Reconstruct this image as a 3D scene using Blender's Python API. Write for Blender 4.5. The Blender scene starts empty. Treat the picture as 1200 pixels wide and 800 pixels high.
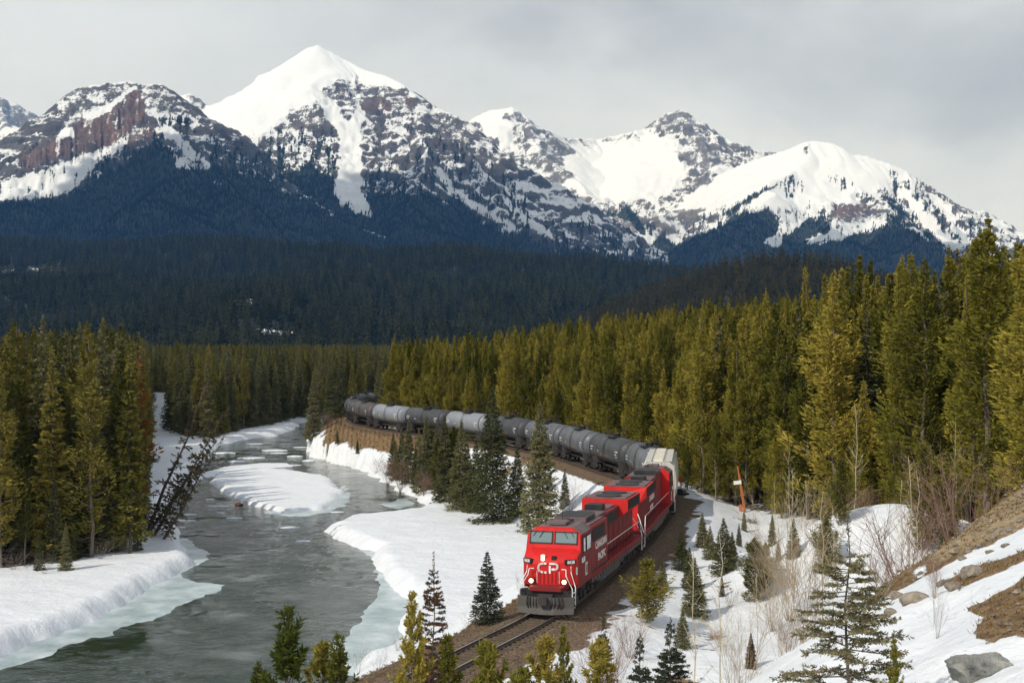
import bpy, bmesh, math, random
import numpy as np
from mathutils import Vector, Matrix
R = math.radians
random.seed(7); rng = np.random.default_rng(7)
scene = bpy.context.scene
COL = scene.collection

# ------------------------------------------------------------------ camera
F = 1600.0; HC = 14.5; HOR = 405.0          # focal length in photo pixels, eye height over the rails, horizon row
cam_d = bpy.data.cameras.new('camera'); cam = bpy.data.objects.new('camera', cam_d); COL.objects.link(cam)
cam_d.sensor_width = 36.0; cam_d.lens = F / 1200 * 36; cam_d.shift_y = 5 / 1200
cam_d.clip_start = 0.5; cam_d.clip_end = 60000
cam.location = (0, 0, HC); cam.rotation_euler = (R(90), 0, 0)
scene.camera = cam
scene.render.resolution_x = 1024; scene.render.resolution_y = 682
vs = scene.view_settings
vs.view_transform = 'Standard'; vs.look = 'None'; vs.exposure = 0.2; vs.gamma = 1.0; vs.use_curve_mapping = False

# ------------------------------------------------------------------ sun and sky
SUN_EL = R(41)
SAZ = Vector((-0.71, -0.70)).normalized()
SUN = Vector((SAZ.x * math.cos(SUN_EL), SAZ.y * math.cos(SUN_EL), math.sin(SUN_EL)))
sd = bpy.data.lights.new('sun', 'SUN'); sd.energy = 2.9; sd.angle = R(0.55); sd.color = (1.0, 0.965, 0.90)
so = bpy.data.objects.new('sun', sd); COL.objects.link(so)
so.rotation_euler = SUN.to_track_quat('Z', 'Y').to_euler(); so.location = (-60, -40, 90)

class NT:
    """small helper round a node tree"""
    def __init__(s, tree): s.t = tree
    def n(s, typ, ins=None, **props):
        nd = s.t.nodes.new(typ)
        for k, v in props.items(): setattr(nd, k, v)
        for k, v in (ins or {}).items():
            sock = nd.inputs[k]
            if isinstance(v, bpy.types.NodeSocket): s.t.links.new(v, sock)
            else: sock.default_value = v
        return nd
    def link(s, a, b): s.t.links.new(a, b)
    def math(s, op, a, b=0.0, clamp=False):
        nd = s.t.nodes.new('ShaderNodeMath'); nd.operation = op; nd.use_clamp = clamp
        for i, v in enumerate((a, b)):
            if isinstance(v, bpy.types.NodeSocket): s.t.links.new(v, nd.inputs[i])
            else: nd.inputs[i].default_value = v
        return nd.outputs[0]
    def mix(s, f, a, b):
        nd = s.t.nodes.new('ShaderNodeMix'); nd.data_type = 'RGBA'
        for i, v in ((0, f), (6, a), (7, b)):
            if isinstance(v, bpy.types.NodeSocket): s.t.links.new(v, nd.inputs[i])
            else: nd.inputs[i].default_value = v if i == 0 else (*v[:3], 1.0)
        return nd.outputs[2]
    def ramp(s, f, stops):
        nd = s.t.nodes.new('ShaderNodeValToRGB'); s.t.links.new(f, nd.inputs[0])
        el = nd.color_ramp.elements
        while len(el) < len(stops): el.new(0.5)
        for e, (p, c) in zip(el, stops):
            e.position = p; e.color = (*c, 1.0) if len(c) == 3 else c
        return nd.outputs[0]
    def noise(s, vec, scale, detail=4, rough=0.55, dist=0.0):
        nd = s.n('ShaderNodeTexNoise', {'Scale': scale, 'Detail': detail, 'Roughness': rough, 'Distortion': dist})
        if vec is not None: s.link(vec, nd.inputs['Vector'])
        return nd.outputs[0]
    def step(s, v, a, b):
        nd = s.t.nodes.new('ShaderNodeMapRange'); nd.interpolation_type = 'SMOOTHSTEP'
        s.t.links.new(v, nd.inputs[0]); nd.inputs[1].default_value = a; nd.inputs[2].default_value = b
        return nd.outputs[0]

world = bpy.data.worlds.new('World'); scene.world = world; world.use_nodes = True
w = NT(world.node_tree); world.node_tree.nodes.clear()
sky = w.n('ShaderNodeTexSky', sky_type='NISHITA', sun_disc=False)
sky.sun_elevation = SUN_EL; sky.sun_rotation = math.atan2(SAZ.x, SAZ.y); sky.altitude = 1500
bg_sky = w.n('ShaderNodeBackground', {'Color': sky.outputs[0], 'Strength': 0.1})
tc = w.n('ShaderNodeTexCoord')
mp = w.n('ShaderNodeMapping', {'Vector': tc.outputs['Generated'], 'Scale': (1.0, 1.0, 2.1), 'Location': (0.31, 0.12, 0.4)})
n1 = w.noise(mp.outputs[0], 3.2, 7, 0.52, 0.25)
n2 = w.noise(mp.outputs[0], 1.1, 4, 0.5, 0.1)
shade = w.math('ADD', w.math('MULTIPLY', n1, 0.68), w.math('MULTIPLY', n2, 0.32))
# one darker bank of cloud standing over the eastern range
CDIR = Vector((375 / F, 1.0, 318 / F)).normalized()
dv = w.n('ShaderNodeVectorMath', {0: tc.outputs['Generated'], 1: tuple(CDIR)}, operation='SUBTRACT')
dsc = w.n('ShaderNodeVectorMath', {0: dv.outputs[0], 1: (4.4, 4.4, 13.0)}, operation='MULTIPLY')
dl = w.n('ShaderNodeVectorMath', {0: dsc.outputs[0]}, operation='LENGTH')
patch = w.math('SUBTRACT', 1.0, w.step(w.math('ADD', dl.outputs['Value'], w.math('MULTIPLY', w.math('SUBTRACT', n1, 0.5), 2.6)), 0.30, 0.95))
shade = w.math('SUBTRACT', shade, w.math('MULTIPLY', patch, 0.085))
ccol = w.ramp(shade, [(0.28, (0.40, 0.44, 0.515)), (0.39, (0.51, 0.56, 0.645)), (0.47, (0.60, 0.66, 0.755)), (0.58, (0.685, 0.75, 0.85))])
bg_cl = w.n('ShaderNodeBackground', {'Color': ccol, 'Strength': 1.0})
cover = w.math('MULTIPLY', w.step(n2, 0.15, 0.3), 0.96)
mixs = w.n('ShaderNodeMixShader', {0: cover, 1: bg_sky.outputs[0], 2: bg_cl.outputs[0]})
wo = w.n('ShaderNodeOutputWorld', {'Surface': mixs.outputs[0]})

# ------------------------------------------------------------------ object helpers
def tag(o, label=None, cat=None, group=None, kind=None):
    if label: o['label'] = label
    if cat: o['category'] = cat
    if group: o['group'] = group
    if kind: o['kind'] = kind
    return o
def link(o, parent=None):
    COL.objects.link(o)
    if parent is not None: o.parent = parent
    return o
def empty(name, loc=(0, 0, 0), rotz=0.0, label=None, cat=None, group=None):
    o = bpy.data.objects.new(name, None); COL.objects.link(o); o.empty_display_size = 0.3
    o.location = loc; o.rotation_euler = (0, 0, rotz)
    return tag(o, label, cat, group)
def copy_tree(o, parent=None):
    c = o.copy(); COL.objects.link(c)
    if parent is not None: c.parent = parent
    for ch in list(o.children): copy_tree(ch, c)
    return c
def np_mesh(name, verts, quads=None, tris=None, attrs=None, smooth=False):
    """a mesh from numpy arrays; attrs are float point attributes"""
    verts = np.asarray(verts, np.float32).reshape(-1, 3)
    me = bpy.data.meshes.new(name)
    me.vertices.add(len(verts)); me.vertices.foreach_set('co', verts.ravel())
    loops, starts, tot = [], [], 0
    for arr, k in ((quads, 4), (tris, 3)):
        if arr is None or len(arr) == 0: continue
        arr = np.asarray(arr, np.int32).reshape(-1, k)
        loops.append(arr.ravel()); starts.append(np.arange(len(arr), dtype=np.int32) * k + tot); tot += arr.size
    loops = np.concatenate(loops); starts = np.concatenate(starts)
    me.loops.add(len(loops)); me.loops.foreach_set('vertex_index', loops)
    me.polygons.add(len(starts)); me.polygons.foreach_set('loop_start', starts)
    me.update(calc_edges=True)
    for k, v in (attrs or {}).items():
        a = me.attributes.new(k, 'FLOAT', 'POINT'); a.data.foreach_set('value', np.asarray(v, np.float32).ravel())
    if smooth: me.shade_smooth()
    return me
def grid_quads(nr, nc):
    i = np.arange(nr - 1)[:, None] * nc + np.arange(nc - 1)[None, :]
    return np.stack([i, i + 1, i + nc + 1, i + nc], -1).reshape(-1, 4)

class MB:
    """collects boxes, tubes, lofts; build() links them as ONE mesh object"""
    def __init__(s): s.v = []; s.f = []
    def add(s, vs_, fs):
        b = len(s.v); s.v += [tuple(p) for p in vs_]; s.f += [tuple(i + b for i in f) for f in fs]; return s
    def box(s, x0, x1, y0, y1, z0, z1, ch=0.0):
        if ch:
            pr = [(x0 + ch, z0), (x1 - ch, z0), (x1, z0 + ch), (x1, z1 - ch), (x1 - ch, z1), (x0 + ch, z1), (x0, z1 - ch), (x0, z0 + ch)]
            return s.loft([[(x, y0, z) for x, z in pr], [(x, y1, z) for x, z in pr]])
        v = [(x, y, z) for z in (z0, z1) for y in (y0, y1) for x in (x0, x1)]
        return s.add(v, [(0, 2, 3, 1), (4, 5, 7, 6), (0, 1, 5, 4), (2, 6, 7, 3), (0, 4, 6, 2), (1, 3, 7, 5)])
    def loft(s, secs, caps=True, closed=True):
        n = len(secs[0]); v = [p for sec in secs for p in sec]; f = []
        for k in range(len(secs) - 1):
            for i in range(n if closed else n - 1):
                j = (i + 1) % n
                f.append((k * n + i, k * n + j, (k + 1) * n + j, (k + 1) * n + i))
        if caps: f.append(tuple(range(n - 1, -1, -1))); f.append(tuple((len(secs) - 1) * n + i for i in range(n)))
        return s.add(v, f)
    def tube(s, pts, r, n=6, r1=None):
        pts = [Vector(p) for p in pts]; secs = []
        for i, p in enumerate(pts):
            d = (pts[min(i + 1, len(pts) - 1)] - pts[max(i - 1, 0)]).normalized()
            a = d.orthogonal().normalized() if abs(d.z) > 0.95 else d.cross(Vector((0, 0, 1))).normalized()
            b = d.cross(a); rr = r if r1 is None else r + (r1 - r) * i / (len(pts) - 1)
            secs.append([p + a * (rr * math.cos(2 * math.pi * k / n)) + b * (rr * math.sin(2 * math.pi * k / n)) for k in range(n)])
        return s.loft(secs)
    def cyl(s, c, axis, r, h, n=16):
        c = Vector(c); ax = Vector(axis).normalized()
        return s.tube([c - ax * h / 2, c + ax * h / 2], r, n)
    def mesh(s, name, smooth=False):
        me = bpy.data.meshes.new(name); me.from_pydata(s.v, [], s.f)
        bm = bmesh.new(); bm.from_mesh(me); bmesh.ops.recalc_face_normals(bm, faces=bm.faces); bm.to_mesh(me); bm.free()
        if smooth:
            me.shade_smooth()
            me.set_sharp_from_angle(angle=R(40))
        return me
    def build(s, name, mat, parent=None, smooth=False):
        me = s.mesh(name, smooth); me.materials.append(mat)
        return link(bpy.data.objects.new(name, me), parent)

# ------------------------------------------------------------------ numpy noise
def _h(ix, iy, seed):
    h = (ix * 374761393 + iy * 668265263 + seed * 1442695041) & 0xFFFFFFFF
    h = ((h ^ (h >> 13)) * 1274126177) & 0xFFFFFFFF
    return ((h ^ (h >> 16)) & 0xFFFF) / 65535.0
def vnoise(x, y, seed=0):
    x = np.asarray(x, float); y = np.asarray(y, float)
    ix = np.floor(x).astype(np.int64); iy = np.floor(y).astype(np.int64); fx = x - ix; fy = y - iy
    ux = fx * fx * fx * (fx * (fx * 6 - 15) + 10); uy = fy * fy * fy * (fy * (fy * 6 - 15) + 10)
    a = _h(ix, iy, seed); b = _h(ix + 1, iy, seed); c = _h(ix, iy + 1, seed); d = _h(ix + 1, iy + 1, seed)
    return (a + (b - a) * ux + (c - a) * uy + (a - b - c + d) * ux * uy) * 2 - 1
def fbm(x, y, octv=4, seed=0, gain=0.5):
    t = 0; a = 1.0; n = 0
    for o in range(octv):
        c, s_ = math.cos(0.6 * o), math.sin(0.6 * o)
        t = t + a * vnoise(x * c - y * s_ + 17.3 * o, x * s_ + y * c - 9.1 * o, seed + o); n += a; a *= gain; x = x * 2.03; y = y * 2.03
    return t / n * 1.4
def ridged(x, y, octv=4, seed=0, gain=0.5):
    t = 0; a = 1.0; n = 0
    for o in range(octv):
        t = t + a * (1 - np.abs(vnoise(x + 13.7 * o, y - 5.3 * o, seed + o)) * 1.6); n += a; a *= gain; x = x * 2.07; y = y * 2.07
    return t / n
def sstep(a, b, v):
    t = np.clip((v - a) / (b - a), 0, 1); return t * t * (3 - 2 * t)
def sd_poly(x, y, poly):
    """signed distance to a polygon, negative inside"""
    best = np.full(x.shape, 1e18); ins = np.zeros(x.shape, bool); n = len(poly)
    for i in range(n):
        ax, ay = poly[i]; bx, by = poly[(i + 1) % n]
        ex, ey = bx - ax, by - ay; L2 = ex * ex + ey * ey + 1e-12
        t = np.clip(((x - ax) * ex + (y - ay) * ey) / L2, 0, 1)
        best = np.minimum(best, (x - ax - t * ex) ** 2 + (y - ay - t * ey) ** 2)
        c = ((ay > y) != (by > y)) & (x < ex * (y - ay) / (ey if ey else 1e-12) + ax)
        ins ^= c
    d = np.sqrt(best); return np.where(ins, -d, d)
def P(px, py, z):
    d = (HC - z) * F / (py - HOR); return ((px - 600) * d / F, d)
def W(px, py, d): return Vector(((px - 600) * d / F, d, HC - (py - HOR) * d / F))
# ------------------------------------------------------------------ materials
def mat_new(name):
    m = bpy.data.materials.new(name); m.use_nodes = True; t = NT(m.node_tree)
    return m, t, m.node_tree.nodes['Principled BSDF'], m.node_tree.nodes['Material Output']
def paint(name, col, rough=0.5, metal=0.0, dirt=0.35, dirt_col=(0.07, 0.06, 0.05), scale=1.3, emit=0.0):
    """painted or bare metal with dust, streaks and worn gloss"""
    m, t, b, o = mat_new(name)
    tcx = t.n('ShaderNodeTexCoord'); oi = t.n('ShaderNodeObjectInfo')
    mpn = t.n('ShaderNodeMapping', {'Vector': tcx.outputs['Object'], 'Scale': (1, 1, 0.35)})
    loc = t.n('ShaderNodeVectorMath', {0: mpn.outputs[0], 1: oi.outputs['Location']}, operation='ADD')
    nz = t.noise(loc.outputs[0], scale, 6, 0.65); fine = t.noise(loc.outputs[0], scale * 9, 4, 0.6)
    f = t.math('MULTIPLY', t.step(t.math('ADD', t.math('MULTIPLY', nz, 0.75), t.math('MULTIPLY', fine, 0.25)), 0.42, 0.68), dirt)
    t.link(t.mix(f, col, dirt_col), b.inputs['Base Color'])
    t.link(t.math('ADD', rough, t.math('MULTIPLY', f, 0.35), clamp=True), b.inputs['Roughness'])
    b.inputs['Metallic'].default_value = metal; b.inputs['Specular IOR Level'].default_value = 0.32
    bp = t.n('ShaderNodeBump', {'Strength': 0.12, 'Distance': 0.02, 'Height': fine}); t.link(bp.outputs[0], b.inputs['Normal'])
    if emit:
        b.inputs['Emission Color'].default_value = (*col, 1); b.inputs['Emission Strength'].default_value = emit
    return m
M = {}
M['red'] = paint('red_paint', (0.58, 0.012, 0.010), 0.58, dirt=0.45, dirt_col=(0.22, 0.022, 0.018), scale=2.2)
M['red_dirty_shaded'] = paint('dusty_shaded_red_paint', (0.20, 0.012, 0.012), 0.62, dirt=0.5, dirt_col=(0.10, 0.025, 0.022))  # dusty, faded maroon, darkened further to put the sides' shade into the colour
M['roof'] = paint('weathered_roof', (0.15, 0.105, 0.105), 0.6, dirt=0.6, dirt_col=(0.05, 0.04, 0.04))
M['black'] = paint('black_steel', (0.018, 0.018, 0.019), 0.55, dirt=0.5, dirt_col=(0.06, 0.05, 0.04))
M['under'] = paint('grimy_underframe', (0.035, 0.032, 0.030), 0.7, dirt=0.6, dirt_col=(0.09, 0.07, 0.055))
M['steel'] = paint('plow_steel', (0.080, 0.072, 0.064), 0.55, dirt=0.6, dirt_col=(0.07, 0.055, 0.045))
M['tank_fuel'] = paint('fuel_tank_grey', (0.085, 0.08, 0.078), 0.6, dirt=0.5)
M['white'] = paint('white_paint', (0.78, 0.77, 0.74), 0.5, dirt=0.25, dirt_col=(0.4, 0.36, 0.33))
M['letter'] = paint('letter_white', (0.8, 0.78, 0.75), 0.5, dirt=0.3, dirt_col=(0.45, 0.3, 0.28))
M['yellow'] = paint('yellow_marking', (0.65, 0.42, 0.05), 0.5, dirt=0.3)
M['green'] = paint('green_sign', (0.05, 0.45, 0.28), 0.5, dirt=0.1)
M['lamp'] = paint('headlight_glass', (1.0, 0.86, 0.55), 0.2, dirt=0.0, emit=4.0)
M['amber'] = paint('amber_lamp', (1.0, 0.35, 0.08), 0.2, dirt=0.0, emit=1.6)
M['hopper'] = paint('hopper_cream_grey', (0.52, 0.50, 0.44), 0.6, dirt=0.5, dirt_col=(0.25, 0.22, 0.18))
M['hatch'] = paint('hatch_cream', (0.68, 0.64, 0.52), 0.6, dirt=0.4, dirt_col=(0.35, 0.3, 0.22))
M['t_grey'] = paint('tank_mid_grey', (0.115, 0.12, 0.13), 0.38, dirt=0.6, dirt_col=(0.07, 0.065, 0.06))
M['t_dark'] = paint('tank_dark_grey', (0.060, 0.062, 0.067), 0.42, dirt=0.6, dirt_col=(0.05, 0.045, 0.04))
M['t_brown'] = paint('tank_brown_grey', (0.085, 0.075, 0.07), 0.55, dirt=0.5, dirt_col=(0.06, 0.05, 0.04))
M['t_light'] = paint('tank_silver_grey', (0.23, 0.245, 0.275), 0.36, dirt=0.5, dirt_col=(0.2, 0.19, 0.18))
M['band'] = paint('tank_band', (0.028, 0.028, 0.03), 0.5, dirt=0.3)
M['rail'] = paint('rail_steel', (0.10, 0.075, 0.06), 0.45, 0.4, dirt=0.5, dirt_col=(0.10, 0.055, 0.03))
M['rail_top'] = paint('rail_head', (0.50, 0.49, 0.48), 0.28, 0.85, dirt=0.2)
M['tie'] = paint('tie_wood', (0.085, 0.06, 0.042), 0.85, dirt=0.6, dirt_col=(0.17, 0.125, 0.085), scale=2.5)
M['post'] = paint('rusty_post', (0.42, 0.13, 0.05), 0.75, dirt=0.4, dirt_col=(0.18, 0.07, 0.035))
M['signal'] = paint('signal_black', (0.02, 0.02, 0.02), 0.5)
M['sig_red'] = paint('signal_red', (0.55, 0.03, 0.02), 0.4, dirt=0.0)
gm, gt, gb, go = mat_new('cab_glass')
gb.inputs['Base Color'].default_value = (0.16, 0.22, 0.22, 1); gb.inputs['Roughness'].default_value = 0.06
gb.inputs['Coat Weight'].default_value = 0.6; gb.inputs['Coat Roughness'].default_value = 0.03
M['glass'] = gm

def bark(name, c0, c1):
    m, t, b, o = mat_new(name); tcx = t.n('ShaderNodeTexCoord')
    mpn = t.n('ShaderNodeMapping', {'Vector': tcx.outputs['Object'], 'Scale': (6, 6, 1.4)})
    nz = t.noise(mpn.outputs[0], 2.0, 5, 0.65); t.link(t.mix(t.step(nz, 0.35, 0.65), c0, c1), b.inputs['Base Color'])
    b.inputs['Roughness'].default_value = 0.9
    bp = t.n('ShaderNodeBump', {'Strength': 0.5, 'Distance': 0.03, 'Height': nz}); t.link(bp.outputs[0], b.inputs['Normal']); return m
M['bark'] = bark('pine_bark', (0.10, 0.075, 0.055), (0.21, 0.165, 0.125))
M['bark_dark'] = bark('spruce_bark', (0.06, 0.047, 0.037), (0.14, 0.115, 0.092))
M['aspen'] = bark('aspen_bark', (0.34, 0.28, 0.17), (0.50, 0.43, 0.30))
M['twig_red'] = bark('red_twigs', (0.15, 0.085, 0.065), (0.25, 0.155, 0.115))
M['twig_grey'] = bark('grey_twigs', (0.13, 0.10, 0.08), (0.24, 0.20, 0.165))
M['twig_tan'] = bark('tan_twigs', (0.24, 0.18, 0.115), (0.38, 0.30, 0.20))

def foliage(name, stops, trans=0.18, hue=0.12):
    """needles: a per-sprig tint attribute, a per-tree shift, a little light through"""
    m, t, b, o = mat_new(name)
    at = t.n('ShaderNodeAttribute', attribute_name='tint'); oi = t.n('ShaderNodeObjectInfo')
    v = t.math('ADD', at.outputs['Fac'], t.math('MULTIPLY', t.math('SUBTRACT', oi.outputs['Random'], 0.5), 0.55), clamp=True)
    col = t.ramp(v, stops)
    hs = t.n('ShaderNodeHueSaturation', {'Color': col, 'Hue': t.math('ADD', 0.5, t.math('MULTIPLY', t.math('SUBTRACT', oi.outputs['Random'], 0.5), -0.018)), 'Value': t.math('ADD', 1.0 - hue, t.math('MULTIPLY', oi.outputs['Random'], 2 * hue))})
    di = t.n('ShaderNodeBsdfDiffuse', {'Color': hs.outputs[0], 'Roughness': 0.6}); tr = t.n('ShaderNodeBsdfTranslucent', {'Color': hs.outputs[0]})
    mx = t.n('ShaderNodeMixShader', {0: trans, 1: di.outputs[0], 2: tr.outputs[0]}); t.link(mx.outputs[0], o.inputs['Surface'])
    m.node_tree.nodes.remove(b); return m
M['pine'] = foliage('pine_needles', [(0.0, (0.066, 0.070, 0.015)), (0.35, (0.162, 0.150, 0.025)), (0.75, (0.268, 0.232, 0.037)), (1.0, (0.35, 0.28, 0.052))], 0.18, 0.26)
M['spruce'] = foliage('spruce_needles', [(0.0, (0.058, 0.066, 0.029)), (0.45, (0.122, 0.124, 0.056)), (0.8, (0.19, 0.18, 0.082)), (1.0, (0.25, 0.215, 0.10))])
M['bluespruce'] = foliage('grey_spruce_needles', [(0.0, (0.04, 0.048, 0.030)), (0.5, (0.095, 0.104, 0.070)), (0.85, (0.17, 0.172, 0.125)), (1.0, (0.25, 0.235, 0.18))])
M['leanspruce'] = foliage('leaning_spruce_needles', [(0.0, (0.03, 0.032, 0.016)), (0.5, (0.075, 0.07, 0.034)), (0.85, (0.12, 0.095, 0.05)), (1.0, (0.18, 0.11, 0.06))])
M['redspruce'] = foliage('red_brown_spruce_needles', [(0.0, (0.05, 0.04, 0.022)), (0.4, (0.075, 0.07, 0.035)), (0.7, (0.16, 0.075, 0.04)), (1.0, (0.26, 0.10, 0.055))])
M['youngpine'] = foliage('young_pine_needles', [(0.0, (0.07, 0.085, 0.018)), (0.4, (0.145, 0.145, 0.026)), (0.8, (0.25, 0.215, 0.04)), (1.0, (0.34, 0.27, 0.06))], 0.25)
M['leftpine'] = foliage('dull_green_pine_needles', [(0.0, (0.055, 0.062, 0.018)), (0.4, (0.125, 0.122, 0.029)), (0.8, (0.21, 0.182, 0.039)), (1.0, (0.29, 0.235, 0.052))])  # greener, duller needles than the golden pines
M['farforest'] = foliage('far_forest_needles', [(0.0, (0.012, 0.018, 0.009)), (0.45, (0.034, 0.042, 0.017)), (1.0, (0.075, 0.074, 0.030))], 0.05, 0.38)
M['hillforest'] = foliage('hill_forest_needles', [(0.0, (0.030, 0.029, 0.010)), (0.5, (0.058, 0.052, 0.016)), (1.0, (0.095, 0.080, 0.024))], 0.05)
M['mtnforest'] = foliage('mountain_forest_needles', [(0.0, (0.009, 0.016, 0.012)), (0.5, (0.016, 0.026, 0.018)), (1.0, (0.026, 0.034, 0.022))], 0.05, 0.2)
M['rustpine'] = foliage('rust_pine_needles', [(0.0, (0.10, 0.05, 0.015)), (0.5, (0.20, 0.10, 0.025)), (1.0, (0.30, 0.15, 0.035))], 0.2)

def add_bump(t, b, parts, dist=0.3):
    """parts: [(height socket, strength, distance)] chained"""
    prev = None
    for h, st, ds in parts:
        bp = t.n('ShaderNodeBump', {'Strength': st, 'Distance': ds, 'Height': h})
        if prev is not None: t.link(prev, bp.inputs['Normal'])
        prev = bp.outputs[0]
    t.link(prev, b.inputs['Normal'])

# near ground: snow with bare earth, gravel and needle litter, mixed by vertex attributes
m, t, b, o = mat_new('snowy_ground'); M['ground'] = m
geo = t.n('ShaderNodeNewGeometry'); pos = geo.outputs['Position']
def att(nm): return t.n('ShaderNodeAttribute', attribute_name=nm).outputs['Fac']
nf = t.noise(pos, 1.7, 6, 0.65); nm_ = t.noise(pos, 0.45, 5, 0.6); nc = t.noise(pos, 7.0, 4, 0.6); ng = t.noise(pos, 16.0, 3, 0.6)
edge = t.math('MULTIPLY', t.math('SUBTRACT', t.math('ADD', t.math('MULTIPLY', nf, 0.6), t.math('MULTIPLY', nm_, 0.4)), 0.5), 1.5)
bare = t.step(t.math('ADD', att('bare'), edge), 0.44, 0.56)
grav = t.step(t.math('ADD', att('gravel'), t.math('MULTIPLY', edge, 0.8)), 0.42, 0.58)
litter = t.step(t.math('ADD', att('litter'), edge), 0.44, 0.56)
snow = t.mix(t.step(nm_, 0.3, 0.7), (0.715, 0.735, 0.76), (0.785, 0.795, 0.805))
snow = t.mix(t.math('MULTIPLY', t.step(t.math('ADD', t.math('MULTIPLY', nc, 0.45), t.math('MULTIPLY', nf, 0.55)), 0.56, 0.70), t.math('ADD', 0.16, t.math('MULTIPLY', att('dirt'), 0.6))), snow, (0.30, 0.25, 0.19))
earth = t.ramp(t.math('ADD', t.math('MULTIPLY', nf, 0.5), t.math('MULTIPLY', nc, 0.5)), [(0.33, (0.055, 0.030, 0.014)), (0.45, (0.155, 0.088, 0.036)), (0.54, (0.25, 0.155, 0.070)), (0.66, (0.36, 0.255, 0.135))])
earth2 = t.mix(t.step(att('tan'), 0.3, 0.7), earth, t.ramp(t.math('ADD', t.math('MULTIPLY', nf, 0.5), t.math('MULTIPLY', nc, 0.5)), [(0.34, (0.17, 0.11, 0.055)), (0.48, (0.34, 0.24, 0.13)), (0.64, (0.47, 0.37, 0.23))]))
stone = t.n('ShaderNodeTexVoronoi', {'Vector': pos, 'Scale': 11.0}, feature='F1')
gravel = t.ramp(t.math('ADD', t.math('MULTIPLY', stone.outputs['Color'], 0.6), t.math('MULTIPLY', nf, 0.4)), [(0.2, (0.048, 0.030, 0.018)), (0.5, (0.145, 0.092, 0.052)), (0.8, (0.30, 0.20, 0.115))])
lit = t.ramp(nc, [(0.3, (0.035, 0.026, 0.016)), (0.6, (0.085, 0.062, 0.036)), (0.8, (0.16, 0.115, 0.06))])
c = t.mix(litter, snow, lit); c = t.mix(bare, c, earth2); c = t.mix(grav, c, gravel)
t.link(c, b.inputs['Base Color'])
anyb = t.math('MAXIMUM', t.math('MAXIMUM', bare, grav), litter)
t.link(t.math('ADD', 0.55, t.math('MULTIPLY', anyb, 0.35)), b.inputs['Roughness'])
hgt = t.math('MULTIPLY', t.math('ADD', nc, ng), t.math('ADD', 0.12, t.math('MULTIPLY', anyb, 0.9)))
add_bump(t, b, [(nm_, 0.35, 0.8), (nf, 0.42, 0.35), (hgt, 0.7, 0.18)])

# shelf ice
m, t, b, o = mat_new('river_ice'); M['ice'] = m
geo = t.n('ShaderNodeNewGeometry'); n_ = t.noise(geo.outputs['Position'], 0.35, 5, 0.6); n2_ = t.noise(geo.outputs['Position'], 2.2, 4, 0.6)
t.link(t.ramp(t.math('ADD', t.math('MULTIPLY', n_, 0.8), t.math('MULTIPLY', n2_, 0.2)), [(0.34, (0.24, 0.31, 0.32)), (0.48, (0.38, 0.455, 0.46)), (0.60, (0.54, 0.60, 0.605)), (0.70, (0.70, 0.735, 0.745))]), b.inputs['Base Color'])
b.inputs['Roughness'].default_value = 0.28
add_bump(t, b, [(n2_, 0.15, 0.1)])
m, t, b, o = mat_new('floe_snow'); M['floe'] = m
geo = t.n('ShaderNodeNewGeometry'); n_ = t.noise(geo.outputs['Position'], 1.5, 4, 0.6)
t.link(t.mix(t.step(n_, 0.35, 0.6), (0.52, 0.57, 0.59), (0.74, 0.76, 0.775)), b.inputs['Base Color']); b.inputs['Roughness'].default_value = 0.6

# river water: dark green body, sky in the ripples
m, t, b, o = mat_new('river_water'); M['water'] = m
geo = t.n('ShaderNodeNewGeometry')
b.inputs['Base Color'].default_value = (0.018, 0.031, 0.019, 1); b.inputs['Roughness'].default_value = 0.05; b.inputs['IOR'].default_value = 1.333
mpn = t.n('ShaderNodeMapping', {'Vector': geo.outputs['Position'], 'Scale': (0.8, 1.0, 1), 'Rotation': (0, 0, 0.5)})
wa = t.noise(mpn.outputs[0], 0.75, 5, 0.66, 0.6); wb = t.noise(mpn.outputs[0], 0.16, 4, 0.55, 0.3); wc = t.noise(mpn.outputs[0], 5.0, 3, 0.6, 0.2)
calm = t.step(wb, 0.36, 0.60)
add_bump(t, b, [(wa, t.math('ADD', 0.06, t.math('MULTIPLY', calm, 0.35)), 0.4), (wc, t.math('ADD', 0.08, t.math('MULTIPLY', calm, 0.4)), 0.12)])

# rock faces and boulders
m, t, b, o = mat_new('boulder_rock'); M['rock'] = m
tcx = t.n('ShaderNodeTexCoord'); oi = t.n('ShaderNodeObjectInfo')
lv = t.n('ShaderNodeVectorMath', {0: tcx.outputs['Object'], 1: oi.outputs['Location']}, operation='ADD').outputs[0]
n_ = t.noise(lv, 1.6, 6, 0.65); vo = t.n('ShaderNodeTexVoronoi', {'Vector': lv, 'Scale': 5.0}, feature='DISTANCE_TO_EDGE')
t.link(t.ramp(n_, [(0.32, (0.13, 0.105, 0.082)), (0.5, (0.27, 0.225, 0.17)), (0.68, (0.40, 0.345, 0.27))]), b.inputs['Base Color'])
b.inputs['Roughness'].default_value = 0.9; add_bump(t, b, [(n_, 0.9, 0.2), (t.noise(lv, 9, 4, 0.6), 0.5, 0.05)])
M['rock_grey'] = m.copy(); M['rock_grey'].name = 'outcrop_rock'
for nd in M['rock_grey'].node_tree.nodes:
    if nd.type == 'VALTORGB':
        for e, cc in zip(nd.color_ramp.elements, [(0.10, 0.105, 0.10), (0.20, 0.20, 0.185), (0.33, 0.315, 0.28)]): e.color = (*cc, 1)

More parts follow.
